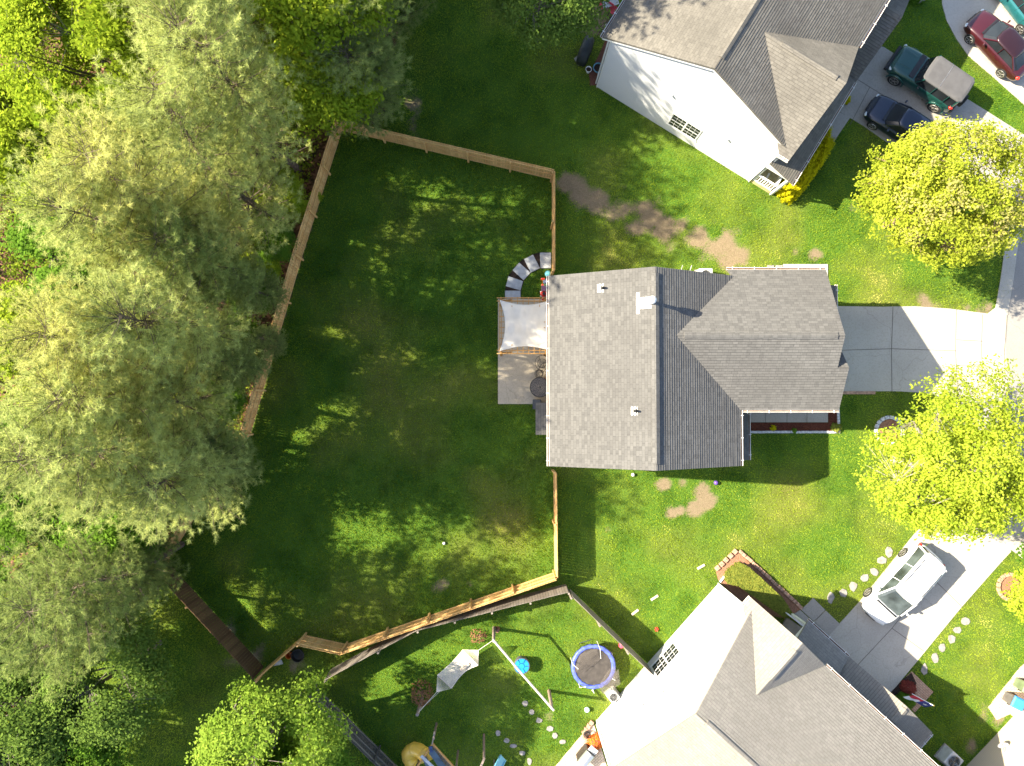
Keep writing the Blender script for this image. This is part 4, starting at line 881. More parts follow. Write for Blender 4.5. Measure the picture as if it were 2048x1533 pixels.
# ---- play set at the bottom edge
ps = thing('play_set', 'wooden play tower with plank roof, blue and grey panels, at the bottom edge', 'play set', G(880, 1545))
def GP(px, py, z): return Vector(G(px, py, z))
apex = GP(865, 1488, 2.5); L1, L2 = GP(835, 1533, 2.0), GP(912, 1537, 2.0); bk = GP(860, 1600, 2.0)
for i in range(9):
    t0, t1 = i/9, (i+.88)/9
    a, b = apex.lerp(L2, t0), apex.lerp(L2, t1); off = (L1-apex).normalized()*(.25+.95*t0)
    MB().slab([a, b, b+off*.9+Vector((-.1, -.1, -.05)), a+off*.9+Vector((-.1, -.1, -.05))], .03).build('roof_plank', M['oldwood'], ps)
for a, b, w, c_ in ((apex+Vector((-.05, -.35, .1)), GP(893, 1545, 2.2), .34, (.05, .08, .11)), (GP(846, 1512, 2.3), GP(870, 1555, 2.2), .25, (.1, .12, .16)), (apex+Vector((-.1, -.08, .12)), apex+Vector((-.06, -.4, .1)), .18, (.03, .06, .16))):
    MB().bar(a, b, w, .03).build('panel', flat('panel%.2f%.2f' % (c_[0], c_[2]), c_, .5, var=.3), ps)
MB().bar(GP(842, 1512, 2.35), GP(893, 1560, 2.3), .16, .025).build('panel', M['edge'], ps)
MB().bar(apex+Vector((.1, .6, -.1)), apex+Vector((-.02, -.02, .05)), .07, .07).build('ridge_pole', M['oldwood'], ps)
MB().bar(apex, L1+Vector((0, 0, .1)), .08, .1).build('rafter', M['pergola'], ps); MB().bar(apex, L2+Vector((0, 0, .1)), .08, .1).build('rafter', M['pergola'], ps)
for p in (apex, L1, L2, bk): MB().box((p.x, p.y, .98), (.1, .1, 1.95)).build('post', M['oldwood'], ps)
ys_ = flat('yellow_plastic', (.72, .45, .07), .28, var=.12, sc=1.5)
ts = thing('tube_slide', 'curved yellow plastic tube slide of the play set', 'slide', G(822, 1525)); pts = []
c = GP(838, 1517, 1.3)
for i in range(17):
    a = R(20)+i*R(210)/16; r = .62; pts.append(Vector((c.x-.05+r*math.cos(a)*.95, c.y-.05+r*math.sin(a), 1.95-1.3*i/16)))
MB().tube(pts, [.36+.012*math.sin(i*3.1) for i in range(17)], 22).build('tube', ys_, ts, smooth=True)
m = MB()
for i in (3, 7, 11, 15): m.tube([pts[i]-(pts[i]-pts[i-1])*.2, pts[i]+(pts[i]-pts[i-1])*.2], .385, 22)
m.build('joint_ring', ys_, ts, smooth=True)
bs = thing('slide', 'light blue straight slide at the bottom edge beside the timber post', 'slide', G(1000, 1525)); a, b = GP(1006, 1515, .3), GP(988, 1550, 1.3)
m = MB(); d = (b-a).normalized(); s_ = Vector((-d.y, d.x, 0)).normalized(); m.bar(a, b, .42, .03); m.bar(a+s_*.21+Vector((0, 0, .05)), b+s_*.21+Vector((0, 0, .05)), .03, .14); m.bar(a-s_*.21+Vector((0, 0, .05)), b-s_*.21+Vector((0, 0, .05)), .03, .14); m.build('chute', flat('sky_plastic', (.18, .5, .68), .35, var=.08), bs)
MB().box(b-Vector((0, 0, .7)), (.08, .4, 1.2)).build('ladder', M['oldwood'], bs)
pp = thing('swing_post', 'angled timber post with cross beam standing at the bottom edge by the blue slide', 'post', G(966, 1540)); a = GP(968, 1518, 1.9)
MB().tube([(a.x-.05, a.y+.45, 0), a], .07, 10).build('post', M['oldwood'], pp); MB().bar(a, a+Vector((-.5, -1.2, .05)), .1, .1).build('beam', M['oldwood'], pp)

# ---- brick terrace behind the south house with grill and flower bed
sheet('terrace', [G2(*p) for p in ((1186, 1443), (1105, 1540), (1060, 1600), (1250, 1640), (1222, 1560))], .03, M['brickp']); OBST.append([G2(*p) for p in ((1186, 1443), (1105, 1540), (1060, 1600), (1250, 1640), (1222, 1560))])
m = MB()
for i, p in enumerate([(1182, 1447), (1177, 1453), (1172, 1460), (1168, 1467), (1170, 1476), (1175, 1485), (1182, 1493), (1190, 1498), (1196, 1502)]): m.box(G(*p, .09), (.3, .2, .18), .9+i*.35)
tag(m.build('garden_edging', M['edgeb'], bevel=.02), 'curved row of tan blocks around the flower bed by the terrace', 'garden edging')
gr = thing('grill', 'stainless steel barbecue grill on the pale terrace at the bottom edge', 'grill', G(1176, 1520)); c = GP(1173, 1518, .9)
rot = -.7; mR = Matrix.Rotation(rot, 3, 'Z')
MB().box((c.x, c.y, .45), (.6, .9, .8), rot).build('cabinet', M['dark'], gr, bevel=.02)
prof = [(.3*math.cos(t), .28*math.sin(t)) for t in [math.pi*i/10 for i in range(11)]]
MB().loft([[Vector((c.x, c.y, .86))+mR @ Vector((x, y, z)) for x, z in prof] for y in (-.38, .38)]).build('hood', flat('brushed_steel', (.55, .56, .58), .3, .7, var=.1), gr, smooth=False)
MB().box(Vector((c.x, c.y, .86))+mR @ Vector((0, -.62, 0)), (.5, .42, .04), rot).build('side_shelf', M['edge'], gr); MB().box(Vector((c.x, c.y, .86))+mR @ Vector((0, .58, 0)), (.5, .3, .04), rot).build('side_shelf', M['edge'], gr)
hose = thing('garden_hose', 'dark coiled garden hose hanging at the flower bed', 'hose', G(1172, 1471)); c = GP(1174, 1470, .25); mm_ = MB()
for k in range(4): mm_.torus(c+Vector((0, 0, k*.03)), .2-.01*k, .016, 22, 5)
mm_.build('coil', M['black'], hose)

# ------------------------------------------------------------------ front of the south house
bedS = [(1427, 1139), (1475, 1099), (1604, 1216), (1575, 1232), (1545, 1205), (1440, 1166)]
sheet('mulch_bed', [G2(*p) for p in [(1432, 1142), (1474, 1104), (1602, 1216), (1578, 1238), (1500, 1225), (1436, 1160)]], .035, M['mulchp'])
OBST.append([G2(*p) for p in bedS])
m = MB()
def edging(a, b, st, w):
    a, b = Vector(G(*a)), Vector(G(*b)); k = max(1, int((b-a).length/st)); an = math.atan2((b-a).y, (b-a).x)
    for i in range(k): m.box(a.lerp(b, (i+.5)/k)+Vector((random.uniform(-.015, .015), random.uniform(-.015, .015), .07)), (st*.93, w, .16), an+random.uniform(-.08, .08))
edging((1430, 1140), (1473, 1100), .3, .24); edging((1478, 1101), (1604, 1217), .24, .2)
tag(m.build('garden_edging', M['edgeb'], bevel=.03), 'scalloped tan brick edging around the triangular hedge bed', 'garden edging')
for pts in ([(1602, 1220), (1626, 1196), (1650, 1220), (1627, 1243)], [(1628, 1244), (1651, 1221), (1679, 1248), (1657, 1272)], [(1580, 1232), (1600, 1220), (1627, 1245), (1612, 1262)]):
    tag(MB().prism([G2(*p) for p in pts], -.02, .05).build('path', M['conc3'], bevel=.01), kind='structure'); OBST.append([G2(*p) for p in pts])
bp = [(1823, 1343), (1866, 1384), (1829, 1425), (1800, 1398), (1806, 1360)]
sheet('brick_patch', [G2(*p) for p in bp], .04, M['brick']); OBST.append([G2(*p) for p in bp])
sheet('mulch_bed', [G2(*p) for p in [(1803, 1362), (1822, 1345), (1832, 1366), (1826, 1400), (1800, 1412), (1780, 1385)]], .05, M['mulchd'])
# flag on a slanting pole
fl = thing('flag', 'red, white and navy flag drooping from a slanted white pole over the brick patch', 'flag', G(1815, 1400))
a, b = GP(1824, 1388, 2.3), GP(1868, 1412, 3.0)
MB().tube([a, b], .018, 8).build('pole', M['trim'], fl); MB().ball(b, .04, 10).build('finial', flat('gold', (.6, .4, .1), .3, .8), fl)
def cloth(name, mat, t0, t1, lo, hi):
    vs = []; fs = []; nU, nV = 8, 10
    for j in range(nV+1):
        for i in range(nU+1):
            u = t0+(t1-t0)*i/nU; v = lo+(hi-lo)*j/nV; p = a.lerp(b, u); p = p+Vector((-.22*v*(1.3-u), -.32*v, -.55*v))+Vector((.05*math.sin(u*14+v*3), .05*math.sin(u*11+2)*v, 0)); vs.append(p)
    for j in range(nV):
        for i in range(nU): k = j*(nU+1)+i; fs.append((k, k+1, k+nU+2, k+nU+1))
    o = MB().add(vs, fs).build(name, mat, fl, smooth=True, fix=False); o.modifiers.new('s', 'SOLIDIFY').thickness = .004; return o
cloth('red_band', flat('flag_red', (.55, .03, .05), .8, var=.05), .1, .6, 0, .5); cloth('white_band', flat('flag_white', (.75, .75, .78), .8, var=.05), .1, .6, .5, 1)
nf = cloth('blue_band', flat('flag_navy', (.03, .04, .2), .8, var=.05), .6, .98, 0, 1)
def starpts(c, r):
    out = []
    for k in range(10):
        an = math.pi*k/5+math.pi/2; rr = r if k % 2 == 0 else r*.4; out.append(c+(b-a).normalized()*rr*math.cos(an)+Vector((-.15, -.42, -.75)).normalized()*-rr*math.sin(an))
    return out
cc = a.lerp(b, .8)+Vector((-.1, -.17, -.25)); MB().add(starpts(cc, .13), [tuple(range(10))]).build('star', M['trim'], fl, fix=False)
# bottom right brick terrace with two rolling bins
tpz = [(2060, 1318), (2040, 1335), (1976, 1415), (1993, 1440), (2020, 1428), (2100, 1500), (2160, 1400)]
sheet('terrace', [G2(*p) for p in tpz], .03, M['brickp']); OBST.append([G2(*p) for p in tpz])
def cart(px, py, rz, lidc, bodyc, lab):
    x, y, _ = G(px, py, .5); t = thing('rolling_bin', lab, 'rolling bin', (x, y, 0), rz, 'rolling bins on the brick terrace')
    MB().loft([[Vector((i*w, j*d, z)) for i, j in ((-1, -1), (1, -1), (1, 1), (-1, 1))] for w, d, z in ((.24, .24, .1), (.3, .33, 1.0))]).build('body', flat('cart%.2f' % bodyc[0], bodyc, .5), t, world=False, bevel=.02)
    l = MB().loft([[Vector((i*w, j*d, z)) for i, j in ((-1, -1), (1, -1), (1, 1), (-1, 1))] for w, d, z in ((.33, .37, 1.0), (.33, .37, 1.06), (.24, .28, 1.12))]).build('lid', flat('cartlid%.2f' % lidc[0], lidc, .4), t, world=False, bevel=.02)
    MB().tube([(-.25, -.42, 1.02), (.25, -.42, 1.02)], .02, 8).build('handle', M['black'], t, world=False)
    for s_ in (-1, 1): MB().tube([(s_*.3, -.28, .14), (s_*.36, -.28, .14)], .14, 16).build('wheel', M['rubber'], t, world=False)
cart(2024, 1400, 1.1, (.03, .25, .7), (.12, .11, .11), 'rolling bin with bright blue lid on the brick terrace')
cart(2046, 1372, 1.1, (.16, .2, .12), (.14, .18, .1), 'rolling bin with dull green lid on the brick terrace')
# stone ring beds round two street trees
def ring(px, py, r, lab, mat='edge'):
    c = Vector(G(px, py)); m = MB(); n = int(2*math.pi*r/.26)
    for i in range(n):
        a_ = 2*math.pi*i/n; m.box(c+Vector((r*math.cos(a_), r*math.sin(a_), .06)), (.2, .24, .14), a_+random.uniform(-.05, .05))
    o = m.build('tree_ring', M[mat], bevel=.02); tag(o, lab, 'tree ring', 'stone rings round street trees')
    sheet('mulch_bed', [(c.x+(r-.12)*math.cos(i*.314), c.y+(r-.12)*math.sin(i*.314)) for i in range(20)], .02, M['mulchp']); OBST.append([(c.x+(r+.1)*math.cos(i*.314), c.y+(r+.1)*math.sin(i*.314)) for i in range(20)])
ring(1778, 862, .78, 'ring of grey stones under the lime green tree'); ring(2020, 1174, .72, 'ring of tan stones under the shrub at the right edge', 'edgeb')

# ------------------------------------------------------------------ behind the north house
pN = [(1205, -10), (1232, 5), (1245, 20), (1225, 60), (1200, 72), (1178, 40), (1180, 0)]
sheet('mulch_bed', [G2(*p) for p in [(1212, 78), (1222, 86), (1203, 170), (1180, 172), (1178, 150), (1198, 110)]], .02, mulch('red_mulch', (.13, .05, .035), (.22, .1, .07)))
OBST.append([G2(*p) for p in [(1212, 78), (1222, 86), (1203, 170), (1180, 172), (1178, 150), (1198, 110)]])
cv = thing('covered_grill', 'long black covered grill on the dark lawn behind the north house', 'covered grill', G(1173, 98))
x, y, _ = G(1171, 101, .5); mR = Matrix.Rotation(R(68), 3, 'Z'); rings = []
for xx, w, z in ((-.75, .22, .5), (-.6, .3, .95), (-.2, .32, 1.05), (.3, .32, 1.08), (.62, .29, .95), (.75, .22, .45)):
    rings.append([Vector((x, y, 0))+mR @ Vector((xx, yy*w, zz*z+.05)) for yy, zz in ((-1, 0), (-1, .75), (-.6, 1), (.6, 1), (1, .75), (1, 0))])
MB().loft(rings).build('cover', flat('black_cover', (.018, .025, .028), .6, var=.3, sc=6, bump=.6), cv, smooth=True)
MB().prism([G2(*p) for p in ((1148, 118), (1160, 108), (1166, 128), (1156, 132))], 0, .06).build('base_slab', M['conc3'], cv)
for px, py, r, mat, lab in ((1176, 144, .18, 'trim', 'small white rimmed flower pot by the north house corner'), (1195, 141, .3, 'pot', 'large blue glazed pot by the north house corner')):
    mt = flat('blue_glaze', (.12, .3, .38), .3) if mat == 'pot' else M['trim']
    t = thing('flower_pot', lab, 'flower pot', G(px, py), group='pots by the north house'); c = Vector(G(px, py)); MB().lathe(c, [(r*.6, 0), (r*.95, .3), (r, .3), (r, .35), (r*.85, .35), (r*.8, .25)], 20).build('pot', mt, t)
    MB().lathe(c, [(r*.8, .28), (.02, .3)], 16).build('soil', M['mulchd'], t)
red = flat('red_canvas', (.5, .06, .09), .8, var=.2)
for k, (px, py, rz, lab) in enumerate(((1207, 8, .5, 'red folding camp chair at the top edge, left one'), (1228, 20, .9, 'red folding camp chair at the top edge against the roof, right one'))):
    x, y, _ = G(px, py, .45); t = thing('camp_chair', lab, 'chair', (x, y, 0), rz, 'red camp chairs')
    MB().box((0, 0, .42), (.5, .5, .03)).build('seat', red, t, world=False); MB().bar((0, .26, .42), (0, .36, .85), .5, .03).build('backrest', red, t, world=False)
    for i in (-1, 1):
        for j in (-1, 1): MB().tube([(i*.25, j*.25, .42), (i*.28, j*.28, 0)], .013, 6).build('leg', M['steel'], t, world=False)
t = thing('patio_table', 'grey glass patio table at the top edge between the red chairs', 'table', G(1219, -2)); c = GP(1219, 0, .7)
MB().box(c, (.95, .8, .03), .3).build('tabletop', flat('table_glass', (.3, .33, .36), .3, var=.2, sc=5), t, bevel=.01)
for i in (-1, 1):
    for j in (-1, 1): MB().tube([c+Vector((i*.4, j*.32, 0)), Vector((c.x+i*.4, c.y+j*.32, 0))], .015, 6).build('leg', M['steel'], t)
def bicycle(px, py, rz, lab):
    x, y, _ = G(px, py, .35); t = thing('bicycle', lab, 'bicycle', (x, y, 0), rz)
    tilt = Matrix.Rotation(R(38), 3, 'X'); q = lambda a_, b_, c_: tuple(tilt @ Vector((a_, b_, c_)))
    for s_ in (-1, 1):
        rg_ = []
        for i in range(25):
            a_ = i*2*math.pi/24; d_ = Vector((math.cos(a_), 0, math.sin(a_))); rg_.append([Vector(q(*(Vector((s_*.5, 0, .34))+d_*(.32+.02*math.cos(k*1.047))+Vector((0, .02*math.sin(k*1.047), 0))))) for k in range(6)])
        w = MB().loft(rg_, False).build('wheel', M['rubber'], t, world=False)
        sp_ = MB()
        for i in range(12): sp_.tube([q(s_*.5, 0, .34), q(s_*.5+.32*math.cos(i*.52), 0, .34+.32*math.sin(i*.52))], .004, 3)
        sp_.build('spokes', M['steel'], w, world=False)
    m = MB()
    for a_, b_ in (((-.5, 0, .34), (-.1, 0, .32)), ((-.1, 0, .32), (-.22, 0, .8)), ((-.22, 0, .72), (.36, 0, .78)), ((-.1, 0, .32), (.38, 0, .7)), ((-.5, 0, .34), (-.22, 0, .72)), ((.5, 0, .34), (.36, 0, .86))): m.tube([q(*a_), q(*b_)], .018, 6)
    m.build('frame', M['dark'], t, world=False); MB().tube([q(.36, -.28, .93), q(.36, 0, .9), q(.36, .28, .93)], .014, 6).build('handlebar', M['steel'], t, world=False)
    MB().ball(q(-.22, 0, .85), .11, 10, (1.2, .6, .3)).build('saddle', M['black'], t, world=False)
bicycle(1209, 36, 1.0, 'dark bicycle leaning behind the north house below the red chairs')
for px, py, lab in ((1838, 2, 'white garden statue piece at the top edge by the second driveway'),):
    t = thing('garden_box', lab, 'garden box', G(px, py)); c = Vector(G(px, py)); MB().box(c+Vector((0, 0, .2)), (.45, .35, .4), .4).build('box', M['stone'], t, bevel=.03); MB().box(c+Vector((.1, .1, .45)), (.2, .2, .14), .4).build('lid', M['trim'], t, bevel=.03)

# ------------------------------------------------------------------ vehicles
def paint(name, c, metal=.3): return flat(name, c, .28, metal, var=.06, sc=1.2, coat=.8)
def car(px, py, zc, ang, label, kind, body, roofc=None, glassc=None):
    x, y, _ = G(px, py, zc); t = thing('parked_car', label, kind, (x, y, 0.03), ang, 'parked cars')
    D = dict(
      sedan=dict(L=4.5, w=.88, st=[(2.25, .55, .3, .5, .58), (2.15, .76, .22, .58, .68), (1.75, .86, .2, .68, .84), (.95, .88, .2, .8, .97), (.2, .885, .2, .84, .98), (-1.0, .885, .2, .86, .99), (-1.7, .86, .2, .82, 1.0), (-2.12, .76, .24, .7, .92), (-2.25, .6, .32, .6, .72)], cab=(1.15, -1.75, .76, .94), top=(.45, -1.05, .6, 1.4), wh=(1.38, -1.33, .33), bp=(-.25,)),
      suv=dict(L=4.5, w=.93, st=[(2.2, .84, .45, .7, .98), (2.1, .9, .4, .9, 1.12), (1.2, .93, .35, 1.02, 1.18), (.5, .93, .35, 1.05, 1.2), (-1.0, .93, .35, 1.06, 1.2), (-2.0, .93, .38, 1.05, 1.2), (-2.2, .88, .45, .9, 1.12)], cab=(.72, -2.12, .86, 1.16), top=(.42, -2.08, .8, 1.8), wh=(1.4, -1.4, .4), bp=(-.55, -1.4)),
      van=dict(L=5.1, w=.98, st=[(2.55, .5, .3, .5, .62), (2.42, .78, .22, .6, .78), (2.0, .94, .2, .74, .98), (1.5, .98, .2, .85, 1.08), (.3, .99, .2, .95, 1.12), (-1.5, .99, .2, .97, 1.14), (-2.3, .95, .22, .9, 1.12), (-2.52, .85, .3, .75, .98)], cab=(1.62, -2.35, .9, 1.06), top=(.62, -2.1, .72, 1.72), wh=(1.58, -1.46, .34), bp=(.1, -.95)))[kind if kind in ('sedan', 'suv', 'van') else 'sedan']
    w = D['w']; rings = []
    for X, ww, zb, zs, zt in D['st']:
        rings.append([Vector((X, yy*ww, z)) for yy, z in ((-.85, zb), (-1, zb+.14), (-1.0, (zb+zs)/2), (-.99, zs), (-.9, zt-.02), (-.6, zt+.01), (0, zt+.03), (.6, zt+.01), (.9, zt-.02), (.99, zs), (1.0, (zb+zs)/2), (1, zb+.14), (.85, zb))])
    MB().loft(rings).build('body', body, t, world=False, smooth=True, sub=1)
    xf, xr, wb, z0 = D['cab']; tf, tr_, wt, z1 = D['top']
    def ringq(f, r, w_, z, c=.16): return [Vector(p) for p in ((f-.04, -w_+c, z), (f, 0, z), (f-.04, w_-c, z), (f-c*1.3, w_, z), (r+c, w_, z), (r, w_-c, z), (r-.03, 0, z), (r, -w_+c, z), (r+c, -w_, z), (f-c*1.3, -w_, z))]
    gl = glassc or M['glass']
    MB().loft([ringq(xf, xr, wb, z0-.08), ringq(xf*.93+tf*.07, xr, wb*.99, z0+.04), ringq(tf, tr_, wt, z1-.01)]).build('windows', gl, t, world=False)
    rc = roofc or body; ft, rt_ = tf-.0, tr_+.0
    rf = MB().loft([ringq(ft+.07, rt_-.08, wt+.035, z1-.05), ringq(ft+.03, rt_-.03, wt+.02, z1+.01), ringq(ft-.12, rt_+.1, wt-.12, z1+.045), ringq(ft-.5, rt_+.5, wt-.4, z1+.06)]).build('roof', rc, t, world=False, smooth=kind != 'suv')
    for s_ in (-1, 1):
        pl = MB(); pl.tube([(xf-.22, s_*(wb-.01), z0), (tf-.16, s_*(wt+.01), z1)], .045, 6); pl.build('pillar', body, t, world=False); pl = MB(); pl.tube([(xr+.14, s_*(wb-.03), z0), (tr_+.1, s_*(wt-.01), z1)], .06, 6); pl.build('pillar', body, t, world=False)
        for b_ in D['bp']: MB().bar((b_, s_*(wb+.0), z0), (b_, s_*(wt+.015), z1), .09, .03).build('pillar', body, t, world=False)
    for X in D['wh'][:2]:
        for s_ in (-1, 1):
            r = D['wh'][2]; o = MB().tube([(X, s_*(w-.2), r), (X, s_*(w+.015), r)], r, 24).build('wheel', M['rubber'], t, world=False)
            rm = MB().tube([(X, s_*(w-.05), r), (X, s_*(w+.022), r)], r*.68, 20)
            q = rm.build('rim', M['dark'], o, world=False); sp_ = MB()
            for k in range(5): a_ = k*1.2566; sp_.bar((X, s_*(w+.03), r), (X+r*.64*math.cos(a_), s_*(w+.03), r+r*.64*math.sin(a_)), .055, .02)
            sp_.tube([(X+r*.66*math.cos(a_*.3), s_*(w+.03), r+r*.66*math.sin(a_*.3)) for a_ in range(22)], .016, 5, False)
            sp_.build('spokes', M['alloy'], o, world=False)
    for s_ in (-1, 1):
        X, ww, zb, zs, zt = D['st'][1]
        MB().ball((X-.03, s_*(ww-.14), zs), .13, 12, (.8, 1.2, .6)).build('headlight', flat('lamp_glass', (.6, .62, .62), .1, .3), t, world=False, smooth=True)
        X, ww, zb, zs, zt = D['st'][-2]
        MB().ball((X+.0, s_*(ww-.08), zs+.05), .12, 12, (1.1, .9, .8)).build('tail_light', flat('lamp_red', (.6, .03, .02), .2), t, world=False, smooth=True)
        MB().ball((xf-.5, s_*(w+.12), z0+.06), .11, 10, (.6, 1, .7)).build('mirror', body if kind != 'suv' else M['black'], t, world=False, smooth=True)
    for s_ in (-1, 1):
        for b_ in (*D['bp'], xf-.55, D['bp'][-1]-.75):
            MB().bar((b_, s_*(w+.004), .3), (b_, s_*(w-.02), z0-.04), .012, .01).build('door_seam', M['black'], t, world=False)
        for b_ in D['bp']: MB().bar((b_-.3, s_*(w+.02), z0-.2), (b_-.12, s_*(w+.02), z0-.2), .02, .03).build('door_handle', body, t, world=False)
    X, ww, zb, zs, zt = D['st'][0]; MB().box((X-.01, 0, zb+.12), (.06, ww*1.3, .14)).build('grille', M['black'], t, world=False, bevel=.02)
    if kind == 'van':
        for s_ in (-1, 1): MB().tube([(tf-.6, s_*(wt-.1), z1+.05), (tf-.7, s_*(wt-.1), z1+.1), (tr_+.5, s_*(wt-.1), z1+.1), (tr_+.4, s_*(wt-.1), z1+.05)], .022, 6).build('roof_rail', M['dark'], t, world=False)
    if kind == 'suv':
        for X in D['wh'][:2]:
            for s_ in (-1, 1):
                a_ = [(X+.52*math.cos(k*math.pi/8), s_*(w+.05), .4+.48*math.sin(k*math.pi/8)) for k in range(9)]; MB().tube(a_, .055, 6).build('fender', body, t, world=False)
        MB().box((2.24, 0, .6), (.2, 1.6, .22)).build('bumper', M['black'], t, world=False, bevel=.04); MB().box((-2.24, 0, .6), (.16, 1.6, .22)).build('bumper', M['black'], t, world=False, bevel=.04)
        MB().tube([(-2.24, 0, .95), (-2.46, 0, .95)], .36, 20).build('spare_wheel', M['rubber'], t, world=False)
        MB().box((.9, 0, 1.2), (.3, 1.5, .03)).build('cowl', M['black'], t, world=False)
        m = MB(); m.tube([(2.05, -.5, 1.22), (1.2, -.42, 1.27)], .01, 4); m.tube([(2.05, .5, 1.22), (1.2, .42, 1.27)], .01, 4); m.build('hood_crease', body, t, world=False)
        m = MB(); m.bar((-.6, -.72, z1+.062), (-.6, .72, z1+.062), .02, .01); m.build('roof_seam', M['alloy'], t, world=False)
    else:
        m = MB(); m.bar((xf+.03, -wb*.8, z0+.03), (xf+.03, wb*.8, z0+.03), .1, .02); m.build('wiper_cowl', M['black'], t, world=False)
    MB().box((-D['L']/2+.0, 0, .55), (.03, .5, .12)).build('number_plate', M['trim'], t, world=False)
    return t
car(1800, 1168, .5, math.atan2(-.736, -.677), 'white minivan with black roof rails parked on the driveway by the stepping stones', 'van', paint('white_paint', (.86, .86, .85), 0), glassc=flat('van_glass', (.06, .075, .08), .1, var=.4, sc=1.5, spec=.8))
car(1855, 156, .9, math.atan2(.565, -.825), 'dark green off-road vehicle with grey hard top on the upper driveway', 'suv', paint('green_paint', (.012, .065, .055)), flat('grey_top', (.085, .082, .085), .8, var=.1))
car(1803, 252, .5, math.atan2(.55, -.835), 'dark navy sedan partly hidden under the yellow tree', 'sedan', paint('navy_paint', (.008, .014, .035)))
car(1996, 92, .5, math.atan2(.74, -.67), 'maroon sedan parked on the pale driveway in the top right corner', 'sedan', paint('maroon_paint', (.055, .009, .013), .2), paint('maroon_dark_reflection', (.03, .01, .012)))  # roof paint darker than the body, standing in for its dark reflection
car(2040, 3, .5, math.atan2(.8, -.6), 'teal car cut off by the top right corner', 'sedan', paint('teal_paint', (.02, .14, .15)))

# ------------------------------------------------------------------ trees
def rdir(n):
    v = RNG.normal(0, 1, (n, 3)); return v/np.linalg.norm(v, axis=1, keepdims=True)
LM = dict(
    pine=leafmat('pine_needles', (.08, .135, .035), (.66, .7, .24), .38), pinew=leafmat('warm_pine_needles', (.11, .16, .035), (.74, .72, .24), .4), pined=leafmat('dark_pine_needles', (.06, .115, .028), (.4, .46, .14), .34),
    bright=leafmat('bright_leaves', (.08, .16, .008), (.4, .48, .04), .45), mid=leafmat('green_leaves', (.04, .1, .012), (.16, .28, .03), .38),
    sunny=leafmat('sunny_leaves', (.07, .15, .012), (.31, .42, .06), .42),
    lime=leafmat('lime_leaves', (.17, .27, .015), (.5, .56, .06), .45), yellow=leafmat('yellow_leaves', (.12, .18, .013), (.47, .5, .05), .42, (.4, .36, .12)),
    hedge=leafmat('yellow_hedge_leaves', (.2, .22, .008), (.6, .52, .01), .35), shrub=leafmat('shrub_leaves', (.05, .1, .02), (.3, .3, .05), .3), rust=leafmat('dry_leaves', (.16, .07, .04), (.36, .18, .1), .3), redl=leafmat('red_leaves', (.12, .02, .02), (.3, .08, .06), .3),
    flower=leafmat('orange_flowers', (.6, .12, .02), (.8, .3, .06), .3, (.8, .04, .2)), under=leafmat('undergrowth_leaves', (.07, .14, .012), (.36, .42, .04), .4), hornbeam=leafmat('blue_green_leaves', (.055, .1, .02), (.19, .28, .05), .38),
)
def quads(C, N_, size, el=1.5, up=.6):
    """diamond leaf at every centre C, facing roughly N_"""
    n = len(C); nn = N_+np.array([0, 0, up])+RNG.normal(0, .45, (n, 3)); nn /= np.linalg.norm(nn, axis=1, keepdims=True)
    t = np.cross(nn, rdir(n)); t /= np.linalg.norm(t, axis=1, keepdims=True); b = np.cross(nn, t)
    s = (np.asarray(size)*RNG.uniform(.7, 1.3, n))[:, None]
    return np.stack([C-t*s*el*.5, C+b*s*.42-t*s*.08, C+t*s*el*.5, C-b*s*.42-t*s*.08], 1)
def limb_mesh(segs, n=5):
    m = MB()
    for pts, rr in segs: m.tube(pts, rr, n, True)
    return m
